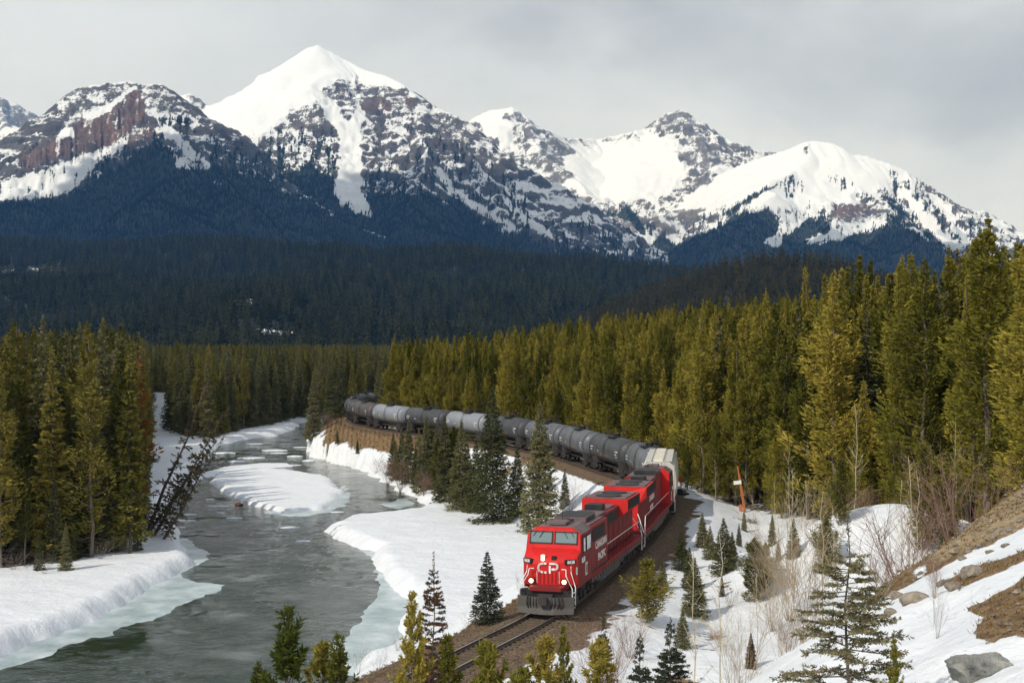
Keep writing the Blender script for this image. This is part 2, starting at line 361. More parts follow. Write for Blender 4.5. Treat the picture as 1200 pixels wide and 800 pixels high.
# mountains: snow, rock strata and forest floor by vertex scores sharpened with noise
def mountain_mat(name, rock_stops):
    m, t, b, o = mat_new(name)
    geo = t.n('ShaderNodeNewGeometry'); pos = geo.outputs['Position']
    def att(nm): return t.n('ShaderNodeAttribute', attribute_name=nm).outputs['Fac']
    na = t.noise(pos, 0.012, 6, 0.68); nb = t.noise(pos, 0.07, 5, 0.68)
    mpz = t.n('ShaderNodeMapping', {'Vector': pos, 'Scale': (0.15, 0.15, 1.0), 'Rotation': (0.10, -0.16, 0)})
    ns = t.noise(mpz.outputs[0], 0.035, 5, 0.6)
    nd_ = t.noise(pos, 0.19, 4, 0.7)
    e = t.math('MULTIPLY', t.math('SUBTRACT', t.math('ADD', t.math('ADD', t.math('MULTIPLY', na, 0.18), t.math('MULTIPLY', nd_, 0.24)), t.math('ADD', t.math('MULTIPLY', nb, 0.34), t.math('MULTIPLY', ns, 0.24))), 0.5), 4.4)
    rk = t.step(t.math('ADD', att('rock'), e), 0.44, 0.56)
    fo = t.step(t.math('ADD', att('forest'), t.math('MULTIPLY', t.math('SUBTRACT', nb, 0.5), 1.6)), 0.42, 0.58)
    rc = t.ramp(t.math('ADD', t.math('MULTIPLY', ns, 0.6), t.math('MULTIPLY', nb, 0.4)), rock_stops)
    rc = t.mix(att('red'), rc, t.ramp(t.math('ADD', t.math('MULTIPLY', nb, 0.5), t.math('MULTIPLY', na, 0.5)), [(0.36, (0.050, 0.040, 0.044)), (0.49, (0.105, 0.070, 0.066)), (0.61, (0.215, 0.118, 0.09))]))
    c = t.mix(rk, (0.665, 0.70, 0.755), rc); c = t.mix(fo, c, (0.014, 0.022, 0.015))
    t.link(c, b.inputs['Base Color']); b.inputs['Roughness'].default_value = 0.85
    add_bump(t, b, [(na, t.math('MULTIPLY', att('rock'), 0.8), 30.0), (nb, t.math('ADD', 0.05, t.math('MULTIPLY', rk, 0.9)), 14.0)])
    return m
M['mtn'] = mountain_mat('mountain_snow_rock', [(0.32, (0.032, 0.033, 0.042)), (0.5, (0.070, 0.068, 0.077)), (0.66, (0.145, 0.132, 0.132))])
M['mtn_grey'] = mountain_mat('mountain_grey_rock', [(0.32, (0.060, 0.061, 0.072)), (0.5, (0.125, 0.122, 0.128)), (0.66, (0.24, 0.22, 0.20))])
m, t, b, o = mat_new('forest_floor'); M['floor'] = m
geo = t.n('ShaderNodeNewGeometry'); n_ = t.noise(geo.outputs['Position'], 0.02, 5, 0.6)
sn = t.step(t.n('ShaderNodeAttribute', attribute_name='clear').outputs['Fac'], 0.4, 0.6)
t.link(t.mix(sn, t.mix(n_, (0.018, 0.022, 0.012), (0.035, 0.033, 0.018)), (0.8, 0.82, 0.85)), b.inputs['Base Color']); b.inputs['Roughness'].default_value = 0.9
# ------------------------------------------------------------------ the railway line
_pts = [(-60, -70), (-43, -30), (-26, 10), (-12.8, 40), P(480, 800, 0), P(540, 768, 0), P(646, 716, 0), P(712, 664, 0), P(750, 628, 0), P(772, 601, 0), (14.3, 129), (14.5, 138), (13.0, 149), (9.8, 163), (6.9, 177),
        (4.0, 186), (-1.25, 200), (-6, 209), (-11, 219), (-16.2, 227.5), (-21, 236), (-25.4, 246), (-29.2, 257), (-31.6, 269), (-32.6, 283), (-31.5, 297), (-28, 311), (-20, 330), (0, 365), (40, 420), (90, 480)]
def _resample(p, step):
    p = np.array(p, float); seg = np.r_[0, np.cumsum(np.hypot(*np.diff(p, axis=0).T))]
    s = np.arange(0, seg[-1], step); return np.c_[np.interp(s, seg, p[:, 0]), np.interp(s, seg, p[:, 1])]
_tr = _resample(_pts, 0.5)
for _ in range(2):
    k = np.hanning(27); k /= k.sum(); pad = 13
    ext = np.r_[_tr[0] + (_tr[0] - _tr[1]) * np.arange(pad, 0, -1)[:, None], _tr, _tr[-1] + (_tr[-1] - _tr[-2]) * np.arange(1, pad + 1)[:, None]]
    _tr = np.c_[np.convolve(ext[:, 0], k, 'valid'), np.convolve(ext[:, 1], k, 'valid')]
TR = _resample(_tr, 0.5)
TS = np.arange(len(TR)) * 0.5
S0 = TS[np.argmin(np.hypot(TR[:, 0] - 2.14, TR[:, 1] - 74.6))]      # arclength at the nose of the train
def tpos(s): return np.array([np.interp(s, TS, TR[:, 0]), np.interp(s, TS, TR[:, 1])])
TRC = TR[::8]
def track_dist(x, y):
    best = np.full(x.shape, 1e18); sgn = np.ones(x.shape); arc = np.zeros(x.shape)
    for i in range(len(TRC) - 1):
        ax, ay = TRC[i]; bx, by = TRC[i + 1]; ex, ey = bx - ax, by - ay; L2 = ex * ex + ey * ey
        t_ = np.clip(((x - ax) * ex + (y - ay) * ey) / L2, 0, 1)
        d2 = (x - ax - t_ * ex) ** 2 + (y - ay - t_ * ey) ** 2
        mk = d2 < best; best = np.where(mk, d2, best)
        sgn = np.where(mk, np.sign((x - ax) * ey - (y - ay) * ex), sgn); arc = np.where(mk, i * 4.0 + t_ * 4.0, arc)
    return np.sqrt(best), sgn, arc          # sgn > 0: to the right of the line

# ------------------------------------------------------------------ river outline (on the ice level) and the ground
ZW = -6.0
def PP(lst, z=-5.5): return [P(a, b_, z) for a, b_ in lst]
RIVER = PP([(-260, 905), (-60, 797), (0, 768), (70, 742), (128, 722), (150, 708), (185, 690), (192, 680), (214, 670), (243, 656), (236, 643), (222, 632), (222, 618), (208, 606), (205, 590), (214, 572), (226, 556), (243, 540), (258, 527),
            (268, 518), (300, 511), (330, 508), (356, 499), (362, 493), (378, 492), (377, 500), (366, 507), (350, 513), (358, 519), (380, 528), (402, 541), (425, 553), (443, 562), (462, 573), (476, 580), (489, 593), (470, 598),
            (430, 602), (395, 607), (368, 617), (384, 626), (408, 634), (421, 641), (424, 650), (430, 664), (440, 671), (451, 682), (461, 704), (455, 716), (451, 728), (453, 741), (429, 759), (405, 772), (392, 800), (370, 850), (350, 905)])
ISLAND = PP([(243, 560), (255, 553), (275, 551), (300, 549), (345, 550), (385, 557), (399, 566), (409, 578), (402, 589), (380, 595), (352, 598), (330, 600), (300, 594), (262, 578), (248, 568)], -5.7)
BAR = PP([(205, 566), (232, 552), (262, 545), (300, 542), (345, 541), (352, 545), (300, 549), (262, 552), (232, 566), (214, 574)], -5.8)
WOOD_L = PP([(-500, 672), (-80, 672), (0, 666), (60, 662), (100, 657), (150, 646), (168, 634), (176, 600), (173, 560), (172, 500), (176, 463)], -4.9) + [(-330, 1300), (-700, 1300), (-700, 100)]
WOOD_M = PP([(197, 506), (230, 515), (262, 512), (290, 503), (320, 497), (352, 488), (372, 482)], -4.9) + [(-46, 335), (-24, 345), (20, 420), (100, 700), (260, 1400), (-430, 1400), (-205, 620), (-160, 575), (-139, 560), P(197, 468, -4.9)]
WOOD_R = [(19.5, 141), (24, 127), (29, 116), (34, 110), (40, 101), (48, 98), (75, 96), (220, 150), (600, 1300), (200, 1300), (30, 440), (-22, 345), (-26, 318), (-26, 290), (-24, 262), (-14, 238), (-2, 218), (8, 196), (15, 176), (19.5, 158)]
def hillside(x, y):
    pl = 7.235 + 0.452 * x - 0.147 * y
    q = (x - 12.5) * -0.746 + (y - 50) * 0.665
    return pl - 0.75 * np.logaddexp(0, q / 1.5) * 1.5
def ground(x, y, full=False):
    x = np.asarray(x, float); y = np.asarray(y, float)
    dt, sg, arc = track_dist(x, y)
    right = sg > 0
    plain = -4.9 + 0.22 * fbm(x / 22, y / 22, 3, 3) + 0.06 * fbm(x / 4, y / 4, 3, 5)
    zr = -1.7 + 0.45 * fbm(x / 14, y / 14, 4, 8) + 0.016 * np.clip(dt - 8, 0, 120) + 0.115 * np.clip(dt - 9, 0, 62) * sstep(-34, 12, x) * sstep(70, 125, y) - 0.012 * np.clip(y - 250, 0, 280)
    hl = hillside(x, y)
    hl = hl + sstep(-2, 6, hl + 2) * (0.30 * fbm(x / 3.5, y / 3.5, 4, 21) + 0.12 * fbm(x / 0.9, y / 0.9, 3, 22))
    mound = 5.4 * np.exp(-(((x - 25) / 9.0) ** 2 + ((y - 90) / 9.0) ** 2))
    zr = zr + mound
    rgt = np.maximum(zr, hl) + 0.6 * np.exp(-np.abs(zr - hl) / 0.8)
    zr2 = rgt + (-0.5 - rgt) * (1 - sstep(3.8, 8.5, dt))
    emb = -0.5 - (np.clip(dt - 3.3, 0, 99)) * (0.60 + 0.10 * fbm(x / 7, y / 7, 2, 31)) + 0.12 * fbm(x / 2.5, y / 2.5, 3, 33) * sstep(3.3, 5, dt)
    far = sstep(330, 420, y)
    lft = np.maximum(plain, emb)
    z = np.where(right, zr2 + (np.minimum(zr2, plain) - zr2) * far * sstep(5, 30, dt), lft)
    sd = sd_poly(x, y, RIVER); isl = sd_poly(x, y, ISLAND); bar = sd_poly(x, y, BAR)
    wob = 0.55 * fbm(x / 3.4, y / 5.0, 3, 41) * np.clip(y / 110, 0.5, 1.6)
    sdw = sd + wob
    shore = sstep(-0.5, 1.9 + 0.006 * y, sdw)                       # snow bank rolls over into the water
    z = np.where(z > -3.5, z, -7.4 + (z + 7.4) * shore)
    z = z + 0.16 * fbm(x / 1.1, y / 1.6, 3, 47) * np.exp(-np.abs(sdw - 0.6) / 1.6) * (z < -3.5) * (z > -6.6)
    lip = np.exp(-((sdw - 1.2) / 1.0) ** 2) * 0.16; z = z + lip * (z < -3.5) * (sdw > 0)
    iz = -5.45 + 0.05 * fbm(x / 22, y / 22, 2, 44)
    for s_, top in ((isl, iz), (bar, -5.75 + 0 * iz)):
        k = 1 - sstep(-1.6, 0.25, s_ + wob * 0.8); z = np.where(s_ < 6, np.maximum(z, -7.4 + (top + 7.4) * np.sqrt(np.clip(k, 0, 1))), z)
    if full: return z, dt, sg, arc, sd, hl, zr
    return z
def g1(x, y): return float(ground(np.array([x]), np.array([y]))[0])
_ds = np.geomspace(12, 1100, 1100)
def hit(px, py):
    """where the sight line through a photo pixel meets the ground"""
    x = (px - 600) * _ds / F; g = ground(x, _ds); zr_ = HC - (py - HOR) * _ds / F
    k = np.argmax(g >= zr_)
    if k == 0: k = len(_ds) - 1
    return Vector((x[k], _ds[k], g[k]))

d_rows = np.r_[np.geomspace(12, 92, 190, endpoint=False) - 30, np.geomspace(62, 340, 720, endpoint=False), np.geomspace(340, 1450, 150)]
u_cols = np.linspace(-0.55, 0.55, 390)
Y = np.repeat(d_rows[:, None], len(u_cols), 1); X = u_cols[None, :] * (Y + 48)
Z, dt, sg, arc, sdr, hl, zr = ground(X, Y, True)
Z = Z - 3.0 * sstep(1250, 1450, Y)
# vertex scores: bare earth on the slope, gravel on the line, needle litter under the woods
px = 600 + X / np.maximum(Y, 5) * F; py = HOR + (HC - Z) * F / np.maximum(Y, 5)
def pmask(poly, soft): return 1 - sstep(-soft, soft, sd_poly(px, py, poly))
onhill = (hl > zr - 0.3) & (Y > 15) & (Y < 90)
bare_p = [[(985, 705), (1000, 692), (1028, 665), (1075, 652), (1110, 622), (1150, 595), (1175, 578), (1215, 552), (1215, 612), (1180, 628), (1150, 640), (1120, 655), (1090, 672), (1060, 688), (1030, 702), (1010, 712)],
          [(1215, 665), (1178, 690), (1150, 706), (1130, 715), (1155, 722), (1140, 738), (1150, 750), (1168, 748), (1215, 738)],
          [(1105, 682), (1140, 664), (1172, 655), (1215, 638), (1215, 650), (1180, 666), (1150, 678), (1120, 692)]]
bare = np.zeros(X.shape); tan = np.zeros(X.shape)
for q_ in bare_p: bare = np.maximum(bare, pmask(q_, 5) * onhill)
for q_ in [[(1030, 690), (1060, 672), (1050, 684)], [(1062, 676), (1085, 660), (1082, 666), (1070, 678)], [(1175, 712), (1192, 700), (1188, 706)], [(1130, 604), (1160, 585), (1150, 592)]]: bare = bare * (1 - pmask(q_, 3))
tan = pmask([(1085, 652), (1130, 618), (1215, 560), (1215, 618), (1160, 632), (1120, 650), (1095, 660)], 8) * onhill
# cut earth on the river side of the line: continuous round the far bend, broken by snow nearer
emb_side = (sg < 0) * (1 - sstep(5.2, 8.4, dt + 1.8 * fbm(X / 8, Y / 8, 3, 64)))
farbend = sstep(196, 212, arc - 0) * 0
ypos = Y
bare = np.maximum(bare, emb_side * np.where(ypos > 205, 0.78 + 0.35 * fbm(X / 3, Y / 4, 4, 60) , 0.0))
bare = np.maximum(bare, emb_side * (ypos <= 205) * (ypos > 95) * (0.28 + 0.55 * fbm(X / 5, Y / 9, 3, 61)))
bare = np.maximum(bare, emb_side * (ypos <= 95) * (1 - sstep(4.2, 6.2, dt)) * 0.9)
bare = np.maximum(bare, (sg > 0) * (1 - onhill) * (dt < 40) * (Y < 140) * (0.06 + 0.34 * fbm(X / 4, Y / 4, 4, 62) + 0.25 * np.exp(-((dt - 8.5) / 1.2) ** 2)))
gravel = np.where(sg > 0, 1 - sstep(2.5, 4.2, dt + 1.2 * fbm(X / 3, Y / 3, 3, 63)), 1 - sstep(2.9, 4.0, dt))
dirt = np.where(sg > 0, 0.55 * (Y < 150), 0) + 0.5 * (1 - sstep(3, 14, dt)) + 0.35 * (1 - sstep(-2, 9, sd_poly(X, Y, WOOD_L)))
litter = np.zeros(X.shape)
for wd in (WOOD_L, WOOD_M, WOOD_R): litter = np.maximum(litter, 0.62 * (1 - sstep(-3, 2.5, sd_poly(X, Y, wd))))
me = np_mesh('ground', np.stack([X, Y, Z], -1), grid_quads(*X.shape), attrs={'bare': bare, 'tan': tan, 'gravel': gravel, 'litter': litter, 'dirt': dirt}, smooth=True)
me.materials.append(M['ground']); tag(link(bpy.data.objects.new('ground', me)), kind='structure')

# wide sheet under everything, out to the edge of the valley
gx = np.linspace(-9400, 9400, 20); gy = np.linspace(-1100, 12800, 15); GX, GY = np.meshgrid(gx, gy)
me = np_mesh('valley_floor', np.stack([GX, GY, np.full(GX.shape, -9.5)], -1), grid_quads(*GX.shape), attrs={'clear': np.zeros(GX.shape)}); me.materials.append(M['floor'])
tag(link(bpy.data.objects.new('valley_floor', me)), kind='structure')

# river surface
_y = [60.0]
while _y[-1] < 300: _y.append(_y[-1] + 0.28 + 0.0022 * (_y[-1] - 60))
_y = np.r_[_y, np.geomspace(302, 780, 60)]; _u = np.linspace(-0.44, 0.02, 300); WY = np.repeat(_y[:, None], 300, 1); WX = _u[None, :] * (WY + 20)
_pt = sstep(-0.45, 0.5, fbm(WX / 16, WY / 26, 3, 91)); _am = (0.25 + 0.9 * _pt) * (0.6 + 0.4 * sstep(80, 110, WY)) * (1 - sstep(240, 300, WY))
WZ = ZW + _am * (0.036 * fbm(WX / 1.25 + 0.4 * WY / 2.2, WY / 1.7, 3, 92) + 0.016 * fbm(WX / 3.2, WY / 4.0, 2, 93) + 0.016 * ridged(WX / 0.9, WY / 1.3, 2, 94))
me = np_mesh('river_water', np.stack([WX, WY, WZ], -1), grid_quads(*WX.shape), smooth=True); me.materials.append(M['water'])
tag(link(bpy.data.objects.new('river_water', me)), kind='structure')

# shelf ice along the banks: thin slabs a hand above the water
def slab(name, poly, ztop, thick, mat, res, seed, noise=0.02, dome=0.0, edge=0.5):
    p = np.array(poly); x = np.arange(p[:, 0].min() - res, p[:, 0].max() + res, res); y = np.arange(p[:, 1].min() - res, p[:, 1].max() + res, res)
    A, B = np.meshgrid(x, y); s_ = sd_poly(A, B, poly) + edge * 0.8 * fbm(A / (edge * 5), B / (edge * 5), 3, seed)
    k = 1 - sstep(-edge * 1.6, 0.05, s_); Zz = ztop - thick + thick * np.sqrt(k) + noise * fbm(A / 1.5, B / 1.5, 3, seed + 1) * k + dome * sstep(0, -6, s_)
    q = grid_quads(*A.shape); keep = (s_.ravel()[q] < 0.4).any(1)
    q = q[keep]; used = np.unique(q); rm = np.zeros(A.size, int); rm[used] = np.arange(len(used))
    me = np_mesh(name, np.stack([A, B, Zz], -1).reshape(-1, 3)[used], rm[q], smooth=True); me.materials.append(mat)
    return link(bpy.data.objects.new(name, me))
for i, pl in enumerate([[(-120, 850), (-60, 812), (0, 787), (75, 758), (130, 742), (190, 722), (230, 703), (258, 690), (268, 684), (240, 680), (218, 672), (236, 662), (252, 655), (240, 642), (226, 630), (216, 620), (190, 660), (120, 700), (0, 750), (-120, 815)],
                        [(422, 640), (430, 655), (436, 668), (438, 684), (434, 698), (424, 712), (410, 728), (396, 742), (372, 752), (384, 770), (400, 792), (440, 790), (500, 752), (512, 715), (502, 690), (480, 664), (456, 640)],
                        [(398, 562), (410, 570), (415, 580), (408, 592), (385, 600), (350, 605), (318, 604), (300, 598), (330, 596), (380, 590), (396, 578)],
                        [(440, 590), (466, 596), (492, 592), (476, 582), (462, 586)],
                        [(270, 512), (300, 507), (330, 504), (352, 498), (358, 494), (340, 498), (316, 507), (290, 514), (272, 518)]]):
    tag(slab('shelf_ice', PP(pl, -5.95), ZW + 0.07, 0.12, M['ice'], 0.5 if i < 2 else 0.9, 70 + i, edge=0.8), kind='structure')
# ------------------------------------------------------------------ mountains: a net of ridge lines, slopes falling away from them
def seg_field(X, Y, ridges):
    H = np.full(X.shape, -1e9); D = np.zeros(X.shape); T = np.zeros(X.shape); off = 0.0
    for rid, (pts, slope, K) in enumerate(ridges):
        p3 = [W(*p) for p in pts]
        for a, b_ in zip(p3[:-1], p3[1:]):
            ex, ey = b_.x - a.x, b_.y - a.y; L2 = ex * ex + ey * ey + 1e-9; L = math.sqrt(L2)
            t_ = np.clip(((X - a.x) * ex + (Y - a.y) * ey) / L2, 0, 1)
            d = np.hypot(X - a.x - t_ * ex, Y - a.y - t_ * ey)
            h = a.z + (b_.z - a.z) * t_ - slope * K * np.log1p(d / K)
            mk = h > H; H = np.where(mk, h, H); D = np.where(mk, d, D); T = np.where(mk, off + t_ * L, T); off += L
        off += 777.0
    return H, D, T
def mk_mountain(name, ridges, pxr, dr, ncol, nrow, tree, zones, mat, seed, gully=55.0, strata=14.0, rockb=0.0, speck=0.5):
    u = np.linspace(pxr[0], pxr[1], ncol); d = np.geomspace(dr[0], dr[1], nrow)
    Y = np.repeat(d[:, None], ncol, 1); X = (u[None, :] - 600) / F * Y
    wx = X + 90 * fbm(X / 420, Y / 420, 4, seed); wy = Y + 90 * fbm(X / 420 + 50, Y / 420, 4, seed + 5)
    ds = sstep(0, 350, seg_field(X, Y, ridges[:1])[1]); H0, _, _ = seg_field(X, Y, ridges)
    H, D, T = seg_field(X + (wx - X) * ds, Y + (wy - Y) * ds, ridges)
    amp = np.clip(D / 260, 0.05, 1.0)
    smooth = np.zeros(X.shape)
    px = 600 + X / Y * F
    py0 = HOR + (HC - H) * F / Y
    def pm(poly, soft, pyv):
        jx = 4.5 * fbm(px / 8, pyv / 8, 4, seed + 40); jy = 4.0 * fbm(px / 8 + 31, pyv / 8, 4, seed + 41)
        return 1 - sstep(-soft, soft, sd_poly(px + jx, pyv + jy, poly))
    for kind, poly, soft in zones:
        if kind == 'smooth': smooth = np.maximum(smooth, pm(poly, soft * 2, py0))
    rg = ridged(T / 300 + D / 2600, D / 900, 4, seed + 10)
    rg2 = ridged(wx / 500, wy / 500, 5, seed + 11)
    rough = (gully * (rg - 0.55) * 1.2 + gully * 0.9 * (rg2 - 0.6)) * amp * (1 - 0.8 * smooth)
    low = sstep(900, 2200, D)
    H = H + rough * (1 - 0.7 * low)
    zt = H + 0.10 * X - 0.12 * Y + 25 * fbm(X / 300, Y / 300, 3, seed + 12)
    ph = zt / (strata * 4.2); st = (ph - np.floor(ph)); st = sstep(0.25, 0.75, st) - st
    H = H + st * strata * 1.5 * amp * (1 - smooth) * (1 - low) + strata * 0.95 * fbm(X / 45, Y / 45, 4, seed + 13) * (0.25 + amp) * (1 - smooth * 0.9)
    # cliffs: stepped back faces
    for kind, poly, soft in zones:
        if kind == 'cliff': H = H + 26 * pm(poly, soft, py0) * (ridged(px / 5.0, py0 / 60, 3, seed + 77) - 0.5)
    gyv, gxv = np.gradient(H); sx = np.gradient(X, axis=1); sy = np.gradient(Y, axis=0)
    nz = 1 / np.sqrt(1 + (gxv / sx) ** 2 + (gyv / sy) ** 2)
    py = HOR + (HC - H) * F / Y
    rock = np.clip((0.80 - nz) * 2.4, -0.5, 1.1) + 0.14 + rockb + 0.26 * fbm(X / 160, Y / 160, 4, seed + 14) + 0.48 * st + 0.42 * fbm(T / 38, D / 420, 3, seed + 30) - 1.3 * smooth
    # rock is swept bare on the sides turned from the wind, snow lies thick on the others
    red = np.zeros(X.shape); forest = np.full(X.shape, -1.0)
    tl = np.interp(px, [p[0] for p in tree], [p[1] for p in tree]) + 7 * fbm(px / 18, Y * 0, 3, seed + 15)
    forest = np.clip((py - tl) / 11.0 + 0.5, -0.4, 1.6)
    streak = 0.8 * fbm(px / 2.2, py / 11, 3, seed + 16) + 0.35 * fbm(px / 8, py / 14, 2, seed + 17)
    forest = np.maximum(forest, sstep(-70, -2, py - tl) * (speck * 0.70 + 0.62 * streak) * (1 - smooth))
    for kind, poly, soft in zones:
        mk = pm(poly, soft, py)
        if kind == 'snow': forest = forest * (1 - mk) - 0.5 * mk + 0.3 * mk * streak; rock = rock * (1 - mk) - 0.4 * mk
        if kind == 'slide': forest = forest * (1 - mk) + mk * (0.12 + 0.6 * streak); rock = rock * (1 - mk)
        if kind == 'rock': rock = rock * (1 - mk) + mk * (0.62 + 0.35 * fbm(px / 7, py / 4, 3, seed + 18)); forest = forest * (1 - mk)
        if kind in ('red', 'cliff'): red = np.maximum(red, mk * (1.0 if kind == 'cliff' else 0.8)); rock = rock * (1 - mk) + mk * (0.86 + 0.26 * fbm(px / 5, py / 5, 3, seed + 19) + 0.35 * fbm(px / 3, py / 30, 3, seed + 23)); forest = forest * (1 - mk)
        if kind == 'wood': forest = np.maximum(forest, mk * (0.75 + 0.3 * streak))
        if kind == 'speck': forest = np.maximum(forest, mk * (0.30 + 0.9 * streak))
    V = np.stack([X, Y, H], -1)
    me = np_mesh(name, V, grid_quads(nrow, ncol), attrs={'rock': rock, 'forest': forest, 'red': red}, smooth=True)
    me.materials.append(mat); tag(link(bpy.data.objects.new(name, me)), kind='structure')
    return V, forest, px, py

ALLTREES = {'mountain': []}
def scatter_on(V, score, n, thr=0.5, wob=0.25, seed=1, mask=None):
    r = np.random.default_rng(seed); nr, nc = score.shape
    # weight cells by their ground area so that near cells are not crowded
    A = (V[1:, :-1, 1] - V[:-1, :-1, 1]) * (V[:-1, 1:, 0] - V[:-1, :-1, 0]); ok = (score[:-1, :-1] > thr - wob - 0.2)
    if mask is not None: ok &= mask[:-1, :-1]
    w_ = (A * ok).ravel(); w_ /= w_.sum(); idx = r.choice(w_.size, n, p=w_); i, j = idx // (nc - 1), idx % (nc - 1)
    a = r.random(n)[:, None]; b_ = r.random(n)[:, None]
    p = V[i, j] * (1 - a) * (1 - b_) + V[i, j + 1] * a * (1 - b_) + V[i + 1, j] * (1 - a) * b_ + V[i + 1, j + 1] * a * b_
    keep = score[i, j] + r.normal(0, wob, n) > thr
    return p[keep]

B = 7.0
# red cliff mountain over the west side
V1_, f1_, _, py_ = mk_mountain('mountain', [
    ([(-160, 250, 6100), (-60, 212, 6100), (0, 181, 6100), (32, 160, 6080), (58, 141, 6060), (72, 117, 6040), (88, 104, 6030), (128, 96, 6000), (150, 95, 5990), (165, 97, 5980), (190, 99, 5990), (203, 106, 6000), (212, 124, 6010), (224, 148, 6020), (250, 172, 6000), (292, 204, 5900), (335, 232, 5750), (380, 252, 5600), (450, 276, 5400)], 0.80, 2600),
    ([(163, 99, 5980), (166, 146, 5740), (182, 172, 5450), (196, 205, 5050), (205, 240, 4500)], 0.72, 2600),
    ([(88, 106, 6030), (66, 160, 5800), (40, 200, 5500), (20, 235, 5000)], 0.70, 2600),
    ([(205, 108, 6000), (226, 165, 5700), (252, 205, 5300), (285, 245, 4700)], 0.80, 2600)],
    (-120, 470), (3600, 6700), 410, 300,
    [(-100, 245), (0, 236), (40, 238), (85, 226), (110, 212), (135, 198), (158, 178), (178, 168), (200, 176), (212, 192), (240, 196), (262, 200), (300, 206), (330, 225), (470, 290)],
    [('cliff', [(82, 151), (98, 141), (128, 128), (162, 103), (168, 118), (168, 140), (150, 156), (130, 168), (110, 176), (88, 182)], 2.0), ('cliff', [(22, 184), (50, 170), (85, 160), (86, 180), (60, 188), (30, 200)], 3.0),
     ('red', [(150, 158), (172, 147), (182, 155), (176, 170), (152, 176)], 2.5), ('rock', [(60, 140), (75, 112), (92, 103), (150, 96), (158, 102), (125, 124), (95, 138), (78, 150)], 3),
     ('rock', [(165, 100), (192, 100), (205, 110), (214, 128), (205, 138), (190, 128), (176, 130)], 3), ('snow', [(100, 142), (130, 127), (158, 102), (160, 99), (128, 121), (98, 137)], 1.2), ('snow', [(70, 153), (86, 150), (84, 160), (66, 165)], 2),
     ('slide', [(0, 214), (60, 196), (90, 184), (140, 166), (150, 160), (140, 174), (118, 188), (100, 205), (92, 220), (60, 230), (20, 236), (0, 236)], 3),
     ('speck', [(170, 140), (215, 132), (300, 206), (260, 202), (205, 190), (180, 168)], 5), ('slide', [(183, 140), (200, 150), (222, 170), (246, 196), (240, 197), (214, 176), (196, 160)], 2), ('slide', [(205, 180), (225, 190), (228, 198), (206, 196)], 2), ('slide', [(252, 210), (262, 213), (266, 218), (254, 216)], 2)],
    M['mtn'], 101, gully=40, strata=16, rockb=0.30, speck=0.68)
# the high white peak
V2_, f2_, _, _ = mk_mountain('mountain.001', [
    ([(150, 190, 8200), (215, 146, 8000), (234, 135, 7900), (262, 121, 7800), (290, 104, 7700), (318, 83, 7600), (340, 69, 7550), (358, 57, 7520), (372, 52, 7500), (388, 60, 7480), (405, 69, 7450), (430, 82, 7350), (452, 88, 7250), (470, 97, 7150), (478, 103, 7100), (488, 113, 7080), (500, 123, 7050), (520, 128, 7000), (545, 140, 6950), (562, 155, 6900), (580, 176, 6800), (600, 206, 6650), (622, 236, 6500), (642, 260, 6350), (662, 275, 6200), (700, 292, 6000), (770, 312, 5700)], 0.82, 2600),
    ([(474, 100, 7120), (474, 140, 6850), (482, 172, 6500), (490, 212, 6000), (500, 250, 5400)], 0.80, 2600),
    ([(545, 142, 6950), (556, 182, 6600), (576, 222, 6200), (610, 262, 5600)], 0.85, 2600),
    ([(385, 85, 7350), (360, 125, 7020), (348, 165, 6700), (338, 205, 6250), (330, 240, 5600)], 0.72, 2600),
    ([(405, 90, 7280), (392, 150, 6850), (382, 190, 6400), (376, 225, 5900)], 0.75, 2600)],
    (140, 790), (4300, 8500), 450, 310,
    [(140, 150), (225, 165), (262, 188), (300, 212), (325, 214), (360, 196), (385, 198), (400, 225), (425, 232), (450, 226), (500, 226), (540, 238), (575, 262), (610, 280), (650, 292), (700, 296), (790, 318)],
    [('smooth', [(205, 160), (240, 128), (300, 95), (355, 54), (375, 50), (420, 78), (476, 96), (482, 108), (455, 98), (420, 94), (395, 96), (380, 105), (370, 120), (345, 128), (325, 140), (308, 155), (290, 168), (250, 170)], 4),
     ('rock', [(378, 104), (402, 94), (440, 100), (474, 104), (492, 122), (486, 136), (462, 140), (436, 122), (418, 128), (396, 120), (384, 114)], 2.5), ('red', [(418, 124), (438, 116), (452, 118), (456, 126), (420, 128)], 2), ('red', [(476, 116), (486, 116), (488, 124), (478, 124)], 2),
     ('rock', [(330, 136), (350, 124), (372, 118), (382, 130), (394, 144), (376, 148), (345, 148)], 2.5),
     ('speck', [(228, 158), (290, 158), (330, 152), (392, 150), (398, 170), (392, 200), (330, 214), (300, 212), (262, 188)], 5),
     ('snow', [(370, 114), (382, 112), (394, 128), (405, 146), (415, 140), (420, 128), (428, 130), (424, 150), (418, 165), (400, 162), (392, 148)], 1.5),
     ('snow', [(402, 160), (420, 160), (421, 200), (424, 222), (428, 232), (414, 240), (400, 238), (391, 230), (393, 215), (398, 190)], 2.0), ('slide', [(391, 228), (428, 230), (438, 254), (424, 252), (400, 242)], 2.5),
     ('speck', [(478, 150), (520, 140), (560, 158), (590, 195), (640, 265), (600, 262), (560, 240), (512, 196), (490, 190)], 6), ('rock', [(500, 132), (545, 145), (585, 182), (600, 206), (580, 205), (540, 175), (505, 150)], 5), ('slide', [(504, 194), (512, 194), (535, 220), (560, 240), (600, 262), (612, 272), (596, 268), (560, 250), (530, 230)], 1.8), ('slide', [(586, 232), (600, 236), (620, 258), (646, 276), (652, 280), (630, 274), (604, 254)], 1.8), ('slide', [(658, 266), (664, 270), (672, 280), (666, 280)], 1.5)],
    M['mtn'], 202, gully=60, strata=16, rockb=0.24, speck=0.66)
